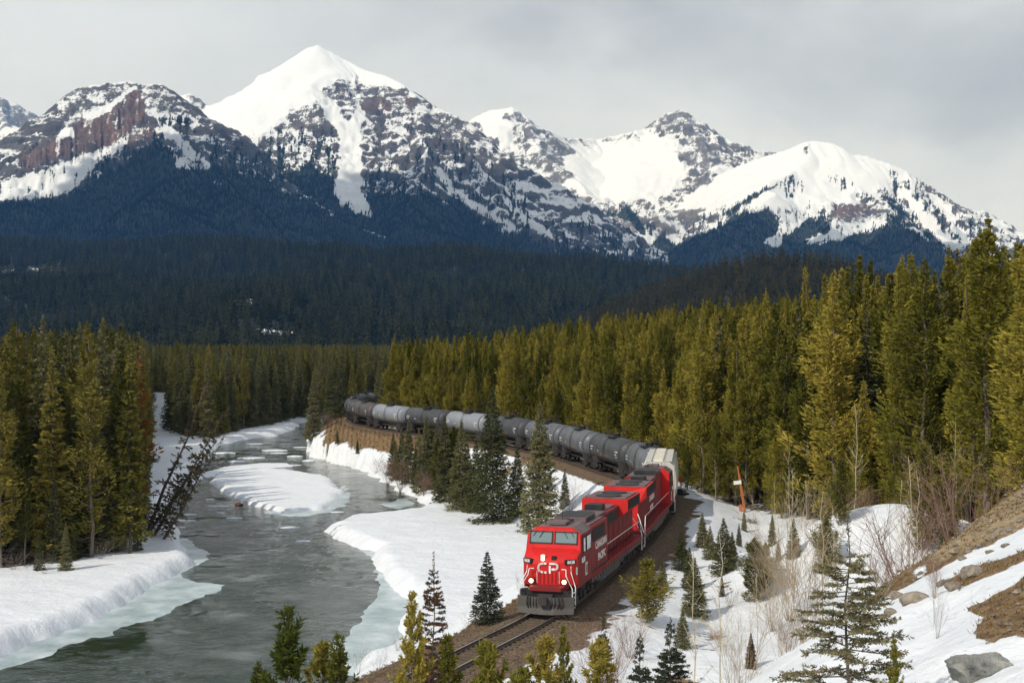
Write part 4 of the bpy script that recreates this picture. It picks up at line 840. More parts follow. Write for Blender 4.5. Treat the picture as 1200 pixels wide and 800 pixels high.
edge_row([(19, 150), (16, 170), (10, 188), (2, 207), (-8, 226), (-18, 246), (-24, 262)], 22, 92, PINES, 20, (5, 11), [(540, 'young pine behind the farther tank cars'), (585, 'young pine behind the sixth tank car'), (620, 'young pine behind the fifth tank car'), (650, 'young pine behind the fourth tank car'), (680, 'young pine behind the third tank car'), (720, 'young pine behind the second tank car'), (9999, 'young pine behind the first tank car')], 'pine_tree', 'young pines behind the tank cars')
_e = [P(*q_, -4.9) for q_ in [(-70, 668), (0, 662), (60, 658), (100, 653), (150, 643)]]
edge_row(_e, 16, 93, LSPR, 20, (3.0, 8.5), [(40, 'spruce under the west bank wood above the brush'), (90, 'spruce under the west bank wood'), (9999, 'spruce under the west wood near the leaning trees')], 'spruce_tree', 'low spruces under the west bank wood')
# --- single conifers one can point at: (kind, base px, base row, top row, label, category, name)
def by_px(px_, pb, pt, d=None):
    if d is None: loc = hit(px_, pb)
    else:
        x_ = (px_ - 600) * d / F; loc = Vector((x_, d, g1(x_, d)))
    return loc, HC - (pt - HOR) * loc.y / F - loc.z
MS = [make_tree('spruce', 10, 401 + i, 260, 40, (M['spruce'], M['spruce'], M['bluespruce'], M['redspruce'])[i], M['bark_dark'], base=(0.02, 0.03, 0.02, 0.05)[i], rad=(2.05, 1.7, 2.2, 1.3)[i], l=0.30, wd=0.105, shape='spruce', tuft=0.62, droop=0.30, gap=0.05) for i in range(4)]
NP = [make_tree('pine', 10, 421 + i, 170, 70, M['leftpine'], M['bark'], base=0.02, rad=(2.6, 2.0)[i], l=0.36, wd=0.10, tuft=0.55, up=0.25) for i in range(2)]
BIG = [make_tree('spruce', 14, 431 + i, 360, 46, M['spruce'], M['bark_dark'], base=0.015, rad=(3.1, 2.8)[i], l=0.34, wd=0.115, shape='spruce', tuft=0.62, droop=0.32, gap=0.04) for i in range(2)]
def single(kind, px_, pb, pt, label, name='spruce_tree', d=None, wide=1.0, rz=None, group=None):
    src, h0 = kind; loc, h = by_px(px_, pb, pt, d); h = max(h, 0.6); s_ = h / h0
    place_tree(name, src, loc - Vector((0, 0, 0.05)), rz if rz is not None else random.uniform(0, 6.28), (s_ * wide, s_), label, 'pine tree' if name.startswith('pine') else 'spruce tree', group)
T = {'s0': (MS[0], 10), 's1': (MS[1], 10), 'blue': (MS[2], 10), 'red': (MS[3], 10), 'np0': (NP[0], 10), 'np1': (NP[1], 10), 'b0': (BIG[0], 14), 'b1': (BIG[1], 14), 'p': (PINES[0], 20)}
single(T['b0'], 577, 612, 453, 'largest dark spruce on the snow flat, its foot in brown grass')
single(T['b1'], 633, 622, 470, 'big dark spruce right behind the cab of the front locomotive')
for k_, a_, b_, c_, l_ in [('s0', 541, 598, 492, 'mid-sized spruce tight against the largest spruce on its river side'), ('s1', 521, 588, 486, 'thin spruce with the silver tank car showing just behind its tip'), ('np1', 503, 572, 505, 'yellowish small pine in the clump above the shrubby bank'), ('s1', 479, 566, 492, 'narrow dark spruce at the river end of the lineside clump'),
                           ('s1', 491, 566, 502, 'slim spruce next to the narrow one at the river end of the clump'), ('s0', 558, 600, 512, 'short spruce wedged beside the trunk of the largest spruce'), ('s1', 531, 580, 512, 'short spruce between two taller ones in the lineside clump'), ('np1', 513, 578, 512, 'low yellow green pine in the middle of the lineside clump'),
                           ('s0', 606, 604, 520, 'small spruce standing in the gap between the two big spruces'), ('s1', 471, 560, 500, 'thin dark spruce where the brown bank ends'), ('s1', 662, 596, 548, 'little spruce on the slope beside the second big spruce'),
                           ('s0', 461, 556, 507, 'small round spruce at the top of the river bank'), ('np1', 532, 586, 498, 'yellowish pine peeping out behind the largest spruce'), ('s1', 487, 570, 520, 'short spruce low in the lineside clump'), ('s0', 500, 574, 487, 'tall dark spruce in the middle of the lineside clump'), ('s1', 548, 592, 520, 'narrow spruce hugging the largest spruce'), ('s0', 464, 562, 518, 'low spruce above the brown shrub'), ('s1', 512, 574, 496, 'thin spruce before the silver tank car'),
                           ('s1', 367, 512, 438, 'lone dark spruce on the point by the red willows'), ('s1', 395, 520, 500, 'tiny spruce on the brown cutting below the tail of the train'), ('s1', 419, 532, 513, 'tiny dark spruce low on the brown cutting')]:
    single(T[k_], a_, b_, c_, l_, 'pine_tree' if k_[0] == 'n' else 'spruce_tree')
single(T['blue'], 571, 731, 645, 'grey green spruce alone on the snow beside the track', wide=1.35)
single(T['np0'], 758, 730, 652, 'bushy yellow green pine beside the gravel next to the front locomotive', 'pine_tree', wide=1.6)
single(T['s0'], 798, 668, 622, 'dark little spruce nearest the gravel by the second locomotive', wide=1.5)
single(T['s0'], 848, 672, 606, 'dark spruce in the snowy hollow nearest the forest', wide=1.5)
single(T['s0'], 814, 722, 652, 'dark spruce with a deep snow scoop round its foot', wide=1.45)
single(T['s1'], 823, 642, 600, 'dark young spruce beside the snowy service track', wide=1.5)
single(T['np1'], 884, 706, 628, 'young green pine among bare stems in the hollow', 'pine_tree', wide=1.5)
single(T['s1'], 846, 700, 672, 'small thin spruce in front of the pale stem')
single(T['red'], 880, 784, 740, 'small brown tinged spruce on the open snow', wide=1.5)
for k_, a_, b_, c_, l_ in [('s0', 776, 690, 655, 'small dark spruce on the gravel shoulder above the bushy pine'), ('s1', 808, 690, 640, 'slim spruce between the two dark spruces'), ('s0', 832, 655, 615, 'dark spruce at the top of the snowy hollow'), ('s1', 858, 660, 622, 'slim spruce left of nothing but snow in the hollow'), ('np1', 897, 690, 634, 'young pine in the tan thicket'), ('s0', 800, 760, 712, 'little spruce on the snow below the snow scoop'), ('s1', 930, 655, 606, 'thin spruce among the aspens'), ('np0', 968, 668, 600, 'small green pine at the rim of the mound'), ('s0', 820, 705, 678, 'baby spruce inside the snow scoop')]:
    single(T[k_], a_, b_, c_, l_.replace('left of nothing but snow in the hollow', 'standing clear in the snowy hollow'), 'pine_tree' if k_[0] == 'n' else 'spruce_tree', wide=1.4)
single(T['s1'], 872, 622, 596, 'tiny spruce at the foot of the rusty post'); single(T['s1'], 905, 640, 600, 'small dark spruce under the pale aspens'); single(T['s1'], 866, 640, 612, 'tiny dark spruce on the snow below the rusty post')
single(T['s0'], 912, 660, 632, 'low dark spruce at the edge of the hollow')
single(T['np0'], 986, 640, 535, 'young bright green pine before the forest above the slope', 'pine_tree', d=88); single(T['np0'], 1082, 640, 515, 'bright yellow green pine beside the pale aspen', 'pine_tree', d=84); single(T['np1'], 1112, 640, 548, 'bright young pine next to the pinkish thicket', 'pine_tree', d=84)
single(T['p'], 1158, 640, 252, 'tallest golden pine at the end of the forest above the slope', 'pine_tree', d=92, wide=1.25); single(T['p'], 1205, 640, 268, 'golden pine cut by the picture edge above the slope', 'pine_tree', d=84, wide=1.2)
single(T['s1'], 77, 668, 612, 'small sunlit yellow green spruce before the dark west bank wood'); single(T['s1'], 46, 668, 622, 'tiny sunlit spruce before the dark west bank wood')
place_tree('pine_tree', RUST, by_px(163, 640, 400)[0], 0.4, (1.0, by_px(163, 640, 410)[1] / 20), 'thin rust brown half dead pine at the end of the west wood', 'pine tree')
place_tree('spruce_tree', LSPR[1], by_px(152, 648, 396)[0], 1.4, (0.9, by_px(152, 648, 396)[1] / 20), 'tall thin spruce beside the rust brown pine', 'spruce tree')
# leaning trees over the water
LEAN = make_tree('spruce', 16, 452, 120, 21, M['leanspruce'], M['bark_dark'], base=0.12, rad=1.9, l=0.45, wd=0.16, shape='spruce', tuft=0.6, droop=0.45, gap=0.3, dead=14, trunk_r=0.2)
LEAN2 = make_tree('spruce', 16, 453, 70, 12, M['leanspruce'], M['bark_dark'], base=0.10, rad=1.5, l=0.42, wd=0.15, shape='spruce', tuft=0.7, droop=0.5, gap=0.4, dead=24, trunk_r=0.19)
def lean_tree(meshes, h0, p0, p1, label, roll):
    loc = hit(*p0); d = loc.y; top = W(p1[0], p1[1], d - 1.5); v = top - loc; e = empty('leaning_tree', loc, 0, label, 'leaning tree'); s_ = v.length / h0; e.scale = (s_,) * 3
    e.rotation_euler = (v.to_track_quat('Z', 'Y') @ Matrix.Rotation(roll, 3, 'Z').to_quaternion()).to_euler()
    link(bpy.data.objects.new('trunk', meshes[0]), e); link(bpy.data.objects.new('crown', meshes[1]), e)
lean_tree(LEAN, 16, (180, 628), (268, 478), 'lowest leaning spruce reaching out over the river', 0.3)
lean_tree(LEAN2, 16, (172, 626), (246, 446), 'bare topped leaning spruce above the other two', 1.3)
lean_tree(LEAN2, 16, (176, 622), (254, 516), 'short leaning spruce between the other two', 2.4)
lean_tree(LEAN2, 16, (192, 632), (262, 512), 'lowest bare leaning trunk nearest the water', 4.0)

# --- foreground conifers, needle by needle
M['fgspruce'] = foliage('olive_spruce_needles', [(0.0, (0.055, 0.055, 0.028)), (0.45, (0.125, 0.118, 0.060)), (0.8, (0.21, 0.19, 0.10)), (1.0, (0.30, 0.26, 0.15))], 0.2)
FG = [make_brush(5.4, 501, 104, M['fgspruce'], M['bark_dark'], 1.6, base=0.02, needle=0.07, wd=0.021, dens=90, up=0.12, sub=12, top=0.17, shape=0.85, tbias=0.06, droop=0.22)]
FP = [make_brush(3.2, 511, 54, M['youngpine'], M['bark'], 0.95, needle=0.105, wd=0.024, dens=130, up=0.75, sub=6, shape=0.7, tbias=(-0.22)),
      make_brush(2.6, 512, 38, M['youngpine'], M['bark'], 0.85, needle=0.11, wd=0.026, dens=140, up=0.85, sub=5, shape=0.6, tbias=0.15),
      make_brush(4.6, 513, 76, M['pine'], M['bark'], 1.35, needle=0.115, wd=0.028, dens=100, up=0.55, sub=7, shape=0.8, tbias=0.05),
      make_brush(5.0, 514, 110, M['redspruce'], M['bark_dark'], 1.1, needle=0.08, wd=0.026, dens=95, up=0.2, sub=9, top=0.10, shape=0.95, tbias=0.0, droop=0.15),
      make_brush(4.0, 515, 120, M['bluespruce'], M['bark_dark'], 1.3, needle=0.08, wd=0.026, dens=95, up=0.16, sub=11, top=0.03, shape=0.95, droop=0.2)]
def fgt(i, px_, pt, d, label, name='pine_tree', wide=1.0, src=None):
    meshes, h0 = (src or (FP[i], (3.2, 2.6, 4.6, 5.0, 4.0)[i])); x_ = (px_ - 600) * d / F; z_ = g1(x_, d); h = HC - (pt - HOR) * d / F - z_; s_ = h / h0
    place_tree(name, meshes, (x_, d, z_ - 0.05), random.uniform(0, 6.28), (s_ * wide, s_), label, 'pine tree' if name.startswith('pine') else 'spruce tree')
fgt(0, 994, 588, 27, 'grey green spruce with a bare leader spike before the snow slope', 'spruce_tree', src=(FG[0], 5.4), wide=1.2)
fgt(0, 337, 710, 38, 'dark candle topped pine tallest of the three at the water corner', wide=0.8); fgt(0, 397, 742, 42, 'dark young pine with one upright candle at the water corner', wide=0.75); fgt(1, 378, 752, 45, 'yellowish young pine between two darker ones at the water corner', wide=0.8); fgt(0, 303, 775, 42, 'lowest dark young pine at the water corner', wide=0.8)
fgt(2, 483, 692, 44, 'loose bluish green pine before the river bend', wide=0.62); fgt(3, 508, 645, 56, 'dark spruce spire with reddish dead boughs beside the rails', 'spruce_tree', wide=0.85); fgt(2, 524, 742, 40, 'broad olive pine covering the near end of the rails', wide=0.75)
fgt(1, 571, 752, 38, 'bright yellow green pine tip at the rail edge', wide=0.7); fgt(1, 640, 745, 40, 'bright young pine with raised shoots on the gravel edge', wide=0.75); fgt(2, 660, 732, 42, 'dark leafy young pine behind the bright shoots', wide=0.5); fgt(1, 703, 748, 34, 'brightest yellow pine shoot with a thick upright candle', wide=0.85); fgt(1, 612, 782, 36, 'low bright pine by the gravel edge', wide=0.9)
fgt(4, 707, 716, 62, 'dark bushy spruce on the gravel shoulder', 'spruce_tree', wide=0.62); fgt(4, 786, 722, 56, 'grey green spruce before the red stemmed shrubs', 'spruce_tree', wide=0.9); fgt(4, 750, 738, 52, 'grey green spruce leaning into its taller neighbour', 'spruce_tree', wide=0.7); fgt(2, 1048, 745, 24, 'yellow green pine half hidden by the grey spruce', wide=0.6)

# --- bare shrubs and saplings: every stem and twig a tapered tube
def shrub_mesh(seed, n_stem, h, spread, r0, levels=3, kids=4, mat=None, straight=0.0):
    rr = random.Random(seed); b_ = MB()
    def grow(p, d, L, r_, lv):
        p1 = p + d * L * 0.5 + Vector((rr.gauss(0, 0.03), rr.gauss(0, 0.03), 0.02)) * L; p2 = p1 + (d + Vector((rr.gauss(0, 0.12), rr.gauss(0, 0.12), 0.14 - 0.1 * straight))).normalized() * L * 0.5
        b_.tube([p, p1, p2], r_, 3, r_ * 0.45)
        if lv <= 0: return
        for k in range(kids):
            q = rr.uniform(0.3, 1.0); s_ = p.lerp(p1, q * 2) if q < 0.5 else p1.lerp(p2, q * 2 - 1)
            dn = (d + Vector((rr.gauss(0, 0.5), rr.gauss(0, 0.5), rr.gauss(0.1, 0.3)))).normalized(); grow(s_, dn, L * rr.uniform(0.35, 0.62), r_ * 0.5, lv - 1)
    for i in range(n_stem):
        a = rr.random() * 6.28; q = rr.random() ** 0.6 * spread
        d = Vector((math.cos(a) * q, math.sin(a) * q, 1)).normalized(); grow(Vector((math.cos(a) * 0.12 * q, math.sin(a) * 0.12 * q, -0.1)), d, h * rr.uniform(0.6, 1.0), r0 * rr.uniform(0.6, 1.1), levels)
    me = b_.mesh('stems'); me.materials.append(mat); return me
def sapling_mesh(seed, h, mat):
    rr = random.Random(seed); b_ = MB(); pts = [Vector((0.02 * h * rr.gauss(0, 0.5) * (k > 0), 0.02 * h * rr.gauss(0, 0.5) * (k > 0), h * k / 6 - 0.1)) for k in range(7)]; b_.tube(pts, 0.0055 * h, 6, 0.0015 * h)
    for k in range(26):
        t_ = rr.uniform(0.32, 0.97); q = t_ * 6; i = min(int(q), 5); p = pts[i].lerp(pts[i + 1], q - i); a = rr.random() * 6.28; L = h * 0.17 * (1.15 - t_) * rr.uniform(0.6, 1.4); d = Vector((math.cos(a), math.sin(a), rr.uniform(0.7, 1.5))).normalized()
        p1 = p + d * L; b_.tube([p, p + d * L * 0.5 - Vector((0, 0, 0.04 * L)), p1], 0.0016 * h, 3, 0.0007 * h)
        for s_ in range(3): pp = p.lerp(p1, rr.uniform(0.4, 1)); dd = (d + Vector((rr.gauss(0, 0.5), rr.gauss(0, 0.5), 0.3))).normalized(); b_.tube([pp, pp + dd * L * 0.35], 0.0012 * h, 3, 0.0005 * h)
    me = b_.mesh('stems'); me.materials.append(mat); return me
SH = {'red': [shrub_mesh(601 + i, 22, 1.6, 0.55, 0.0075, 2, 5, M['twig_red']) for i in range(2)], 'grey': [shrub_mesh(611 + i, 16, 2.0, 0.6, 0.008, 3, 3, M['twig_grey']) for i in range(2)], 'tan': [shrub_mesh(621 + i, 14, 2.2, 0.35, 0.008, 2, 6, M['twig_tan'], 0.5) for i in range(2)]}
ASP = [sapling_mesh(631 + i, 6.0, M['aspen']) for i in range(3)]
def plant(name, me_, px_, pb, pt, h0, label, cat, d=None, wide=1.0):
    loc, h = by_px(px_, pb, pt, d); s_ = max(h, 0.3) / h0; o = link(bpy.data.objects.new(name, me_)); o.location = loc; o.scale = (s_ * wide, s_ * wide, s_); o.rotation_euler = (0, 0, random.uniform(0, 6.28)); tag(o, label, cat)
for i, (k_, a_, b_, c_, l_, wd_, d_) in enumerate([
    ('red', 712, 800, 738, 'reddish bare shrub between the gravel and the grey spruces', 1.2, 60), ('red', 738, 775, 725, 'pink stemmed shrub on the snow below the bushy pine', 1.3, 68), ('red', 842, 775, 735, 'small red stemmed shrub on the open snow', 1.0, 72), ('grey', 855, 712, 676, 'fine grey shrub on the far side of the snow scoop', 1.2, None),
    ('tan', 925, 690, 600, 'dense tan thicket at the foot of the slope', 1.0, 78), ('tan', 945, 710, 622, 'tan bare bush leaning on the snowy mound', 1.0, 72), ('tan', 905, 720, 640, 'thin tan bush beside the green young pine', 0.9, 76), ('tan', 920, 780, 690, 'tall tan stems rising before the slope', 0.9, 52), ('tan', 865, 800, 712, 'thin tan stems on the lower snow', 0.8, 54),
    ('red', 925, 800, 730, 'brownish stems beside the grey leader spruce', 0.9, 48), ('grey', 955, 640, 566, 'grey bare bush before the golden forest', 1.2, 92), ('red', 1060, 662, 595, 'round reddish shrub on the crest of the brown slope', 1.5, 62), ('red', 1035, 690, 640, 'low reddish shrub on the brown slope edge', 1.5, 58), ('red', 1135, 605, 545, 'pinkish thicket in front of the tallest pine', 1.25, 80), ('red', 1010, 610, 568, 'pinkish bare bush behind the snowy mound', 1.4, 96),
    ('grey', 655, 610, 570, 'pale grey shrub between the big spruce and the locomotive', 1.3, None), ('grey', 668, 600, 560, 'pale wispy shrub on the snow above the cab', 1.2, None), ('grey', 551, 742, 716, 'wispy grey shrub by the lone grey spruce', 1.2, None), ('grey', 612, 700, 672, 'wispy shrub on the snow beside the red nose', 0.9, None),
    ('grey', 420, 790, 752, 'thin bare shrub at the corner of the ice', 0.9, None), ('grey', 444, 790, 758, 'small bare shrub on the near snow bank', 0.9, None), ('grey', 466, 762, 738, 'bare bush on the bank behind the bluish pine', 1.2, None),
    ('red', 470, 575, 535, 'brown shrub at the water end of the clump', 1.2, None), ('red', 497, 580, 552, 'reddish brown shrub under the low yellow pine', 1.4, None), ('red', 517, 584, 560, 'reddish shrub spilling over the snow bank', 1.5, None), ('red', 455, 568, 540, 'thin brown shrub on the river bank edge', 1.3, None), ('grey', 440, 555, 532, 'grey brush above the dark water', 1.2, None),
    ('red', 385, 500, 484, 'red willow thicket at the bend of the river', 2.0, None), ('red', 290, 496, 482, 'reddish willows before the far wood', 2.0, None), ('grey', 15, 668, 640, 'tangled grey brush at the west wood edge', 1.8, None), ('grey', 52, 672, 648, 'low grey brush on the snow of the west bank', 1.5, None), ('grey', 118, 655, 630, 'grey brush under the west wood', 1.8, None),
    ('grey', 1098, 748, 688, 'bare branching twig standing out of the snow slope', 0.6, None), ('red', 1095, 700, 652, 'thin reddish bush on the snow slope', 0.7, None), ('tan', 1000, 800, 720, 'tan stems behind the grey leader spruce', 0.8, 44)]):
    plant('shrub', SH[k_][i % 2], a_, b_, c_, (1.75, 2.3, 2.3)[('red', 'grey', 'tan').index(k_)], l_, 'shrub', d_, wd_)
for i, (a_, b_, c_, l_, d_) in enumerate([
    (930, 700, 545, 'tall pale aspen sapling rising above the tan thicket', 80), (944, 690, 560, 'pale aspen with a bushy top next to the tall one', 84), (963, 705, 572, 'slim pale stem in front of the green pine', 74), (978, 700, 590, 'short pale stem by the bright young pine', 70), (1066, 640, 530, 'tallest pale aspen beside the yellow green pine', 76), (1076, 640, 548, 'second pale aspen beside the yellow green pine', 78), (1055, 640, 560, 'thin aspen on the edge of the snowy mound', 80),
    (813, 800, 640, 'bare pale pole of a sapling on the lower snow', 50), (845, 800, 622, 'tall bare sapling with snow all round', 48), (752, 800, 708, 'dead pale stem beside the grey spruces', 54), (887, 745, 668, 'straight tan stem in the hollow', 66), (1094, 735, 655, 'thin sapling on the open snow slope', None), (1138, 730, 690, 'tiny leafless whip on the snow slope', None), (908, 640, 560, 'tan aspen at the foot of the dark forest', 96), (838, 590, 535, 'pale dead stem in front of the dark forest', 128), (820, 575, 500, 'grey dead pole in the forest edge by the hopper car', 150), (1003, 560, 470, 'grey dead pole against the golden forest', 112), (925, 575, 505, 'thin dead pole behind the tan thicket', 122), (705, 520, 470, 'pale dead stem above the first tank cars', 190), (1120, 560, 470, 'leafless grey pole above the pinkish thicket', 96)]):
    plant('aspen_sapling', ASP[i % 3], a_, b_, c_, 6.0, l_, 'sapling', d_, 0.8)
# ------------------------------------------------------------------ railway track: two rails, ties, plates of ballast shoulder
def frame_at(s):
    p = tpos(s); t_ = tpos(s + 1.0) - tpos(s - 1.0); t_ /= np.linalg.norm(t_); return p, t_, np.array([t_[1], -t_[0]])   # point, heading away, right hand
S_A, S_B = S0 - 62.0, min(S0 + 320.0, TS[-1] - 3)
track = empty('railway_track', (0, 0, 0)); track['kind'] = 'structure'
def swept(prof, off, name, mat, step=1.0, a=None, b_=None):
    mb = MB(); secs = []
    for s in np.arange(a or S_A, b_ or S_B, step):
        p, t_, n_ = frame_at(s); secs.append([(p[0] + n_[0] * (off + u), p[1] + n_[1] * (off + u), z) for u, z in prof])
    mb.loft(secs); return mb.build(name, mat, track)
for sgn_ in (-1, 1):
    swept([(-0.06, -0.17), (0.06, -0.17), (0.02, -0.13), (0.02, -0.05), (0.035, -0.035), (0.035, -0.006), (-0.035, -0.006), (-0.035, -0.035), (-0.02, -0.05), (-0.02, -0.13)], sgn_ * 0.7525, 'rail', M['rail'])
    swept([(-0.03, -0.005), (0.03, -0.005), (0.025, 0.0), (-0.025, 0.0)], sgn_ * 0.7525, 'rail_head', M['rail_top'])
bb = swept([(-3.6, -0.9), (-1.75, -0.27), (-1.45, -0.235), (1.45, -0.235), (1.75, -0.27), (3.7, -0.9)], 0, 'ballast_bed', M['ground']); bb.data.attributes.new('gravel', 'FLOAT', 'POINT').data.foreach_set('value', np.full(len(bb.data.vertices), 0.9, np.float32))
tmb = MB().box(-1.3, 1.3, -0.115, 0.115, -0.38, -0.185); tie_me = tmb.mesh('tie'); tie_me.materials.append(M['tie'])
ss = np.arange(S0 - 30.0, S_B - 2, 0.56); rest_t = MB(); rr = random.Random(5)
for i, s in enumerate(ss):
    p, t_, n_ = frame_at(s); a = math.atan2(t_[1], t_[0]) - math.pi / 2
    if i < 110:
        o = link(bpy.data.objects.new('tie', tie_me), track); o.location = (p[0] + rr.uniform(-.05, .05), p[1], rr.uniform(-.012, .012)); o.rotation_euler = (0, 0, a + rr.uniform(-.025, .025))
    else:
        m_ = Matrix.Translation((p[0], p[1], 0)) @ Matrix.Rotation(a, 4, 'Z'); rest_t.add([m_ @ Vector(v) for v in tmb.v], tmb.f)
o = rest_t.build('tie', M['tie'], track); o['kind'] = 'stuff'
# loose stones thrown over the near ballast: one mass
st = MB(); rs_ = random.Random(9)
for i in range(2600):
    s = rs_.uniform(S0 - 26, S0 + 60); p, t_, n_ = frame_at(s); u = rs_.choice([rs_.uniform(-2.6, 2.6), rs_.uniform(1.0, 5.5)]); x, y = p + n_ * u; z = max(g1(x, y) if abs(u) > 3.4 and i % 4 == 0 else -9, -0.235 - max(0, abs(u) - 1.6) * 0.33) if abs(u) <= 3.4 else None
    if z is None: continue
    q = rs_.uniform(0.04, 0.10); st.add([(x + q * rs_.uniform(.7, 1.3) * dx, y + q * rs_.uniform(.7, 1.3) * dy, z + q * 0.8 * dz) for dx, dy, dz in ((1, 0, 0), (-1, 0, 0), (0, 1, 0), (0, -1, 0), (0, 0, 1), (0, 0, -1))], [(0, 2, 4), (2, 1, 4), (1, 3, 4), (3, 0, 4), (2, 0, 5), (1, 2, 5), (3, 1, 5), (0, 3, 5)])
M['stone'] = paint('ballast_stone', (0.16, 0.12, 0.085), 0.9, dirt=0.7, dirt_col=(0.06, 0.045, 0.035))
o = st.build('ballast_gravel', M['stone']); tag(o, kind='stuff')

# ------------------------------------------------------------------ lettering
def text_mesh(body, size, mat, bold=0.0, depth=0.012, sx=1.0):
    cu = bpy.data.curves.new('lettering', 'FONT'); cu.body = body; cu.size = size; cu.extrude = depth; cu.offset = bold; cu.align_x = 'CENTER'; cu.align_y = 'CENTER'; cu.resolution_u = 2
    o = bpy.data.objects.new('lettering', cu); COL.objects.link(o); dg = bpy.context.evaluated_depsgraph_get(); me = bpy.data.meshes.new_from_object(o.evaluated_get(dg)); bpy.data.objects.remove(o); bpy.data.curves.remove(cu)
    me.transform(Matrix.Diagonal((sx, 1, 1, 1))); me.materials.clear(); me.materials.append(mat); return me
def put_text(me, loc, xdir, ydir, parent, name='lettering'):
    x_ = Vector(xdir).normalized(); y_ = Vector(ydir).normalized(); z_ = x_.cross(y_); o = link(bpy.data.objects.new(name, me), parent)
    o.matrix_local = Matrix.Translation(loc) @ Matrix((x_, y_, z_)).transposed().to_4x4(); return o
# block letters of the nose emblem, cut out of plate
def block_letters(mat):
    def arc_c(cx, flip):
        pts = [(0.20, 0.24), (0.05, 0.24), (-0.14, 0.20), (-0.22, 0.08), (-0.22, -0.08), (-0.14, -0.20), (0.05, -0.24), (0.20, -0.24)]
        return [(cx + x * flip, z) for x, z in pts]
    b_ = MB()
    def stroke(pts, wd=0.105):
        for (x0, z0), (x1, z1) in zip(pts[:-1], pts[1:]):
            d = Vector((x1 - x0, z1 - z0)); L = d.length; d /= L; n_ = Vector((-d.y, d.x)) * wd / 2; e = d * 0.03
            v = [(x0 - e.x + n_.x, z0 - e.y + n_.y), (x1 + e.x + n_.x, z1 + e.y + n_.y), (x1 + e.x - n_.x, z1 + e.y - n_.y), (x0 - e.x - n_.x, z0 - e.y - n_.y)]
            b_.loft([[(x, 0.0, z) for x, z in v], [(x, 0.02, z) for x, z in v]])
    stroke(arc_c(-0.32, 1)); stroke([(0.10, -0.26), (0.10, 0.10)]); stroke([(0.10, 0.24), (0.42, 0.24), (0.52, 0.16), (0.52, 0.02), (0.42, -0.06), (0.22, -0.06)])
    me = b_.mesh('nose_lettering'); me.materials.append(mat); return me

# ------------------------------------------------------------------ locomotive; +Y is its cab end, X across, Z up from the rail head
def wheelset(mb, y, r_):
    for sx in (-1, 1):
        mb.cyl((sx * 0.75, y, r_), (1, 0, 0), r_, 0.13, 20); mb.cyl((sx * 0.68, y, r_), (1, 0, 0), r_ + 0.03, 0.03, 20)
    mb.cyl((0, y, r_), (1, 0, 0), 0.1, 2.1, 8)
def loco_truck(y0, parent):
    f = MB()
    for sx in (-1, 1):
        x0, x1 = (0.98, 1.14) if sx > 0 else (-1.14, -0.98)
        f.loft([[(x, y0 + a, z) for a, z in ((-2.6, 0.62), (-2.6, 0.95), (-2.0, 1.05), (2.0, 1.05), (2.6, 0.95), (2.6, 0.62), (2.1, 0.55), (1.2, 0.72), (0.6, 0.5), (-0.6, 0.5), (-1.2, 0.72), (-2.1, 0.55))] for x in (x0, x1)])
        for a in (-1.95, 0, 1.95):
            f.box(x1 if sx > 0 else x0 - 0.16, x1 + 0.16 if sx > 0 else x0, y0 + a - 0.26, y0 + a + 0.26, 0.36, 0.74, 0.04)
        for a in (-1.0, 1.0): f.tube([(sx * 1.2, y0 + a, 0.5), (sx * 1.2, y0 + a, 1.0)], 0.11, 8)
        f.tube([(sx * 1.25, y0 - 2.2, 0.34), (sx * 1.25, y0 + 2.2, 0.34)], 0.03, 5)
    t_ = f.build('truck', M['under'], parent)
    for a in (-1.95, 0, 1.95):
        wm = MB(); wheelset(wm, y0 + a, 0.52); wm.build('wheelset', M['under'], t_, True)
    return t_
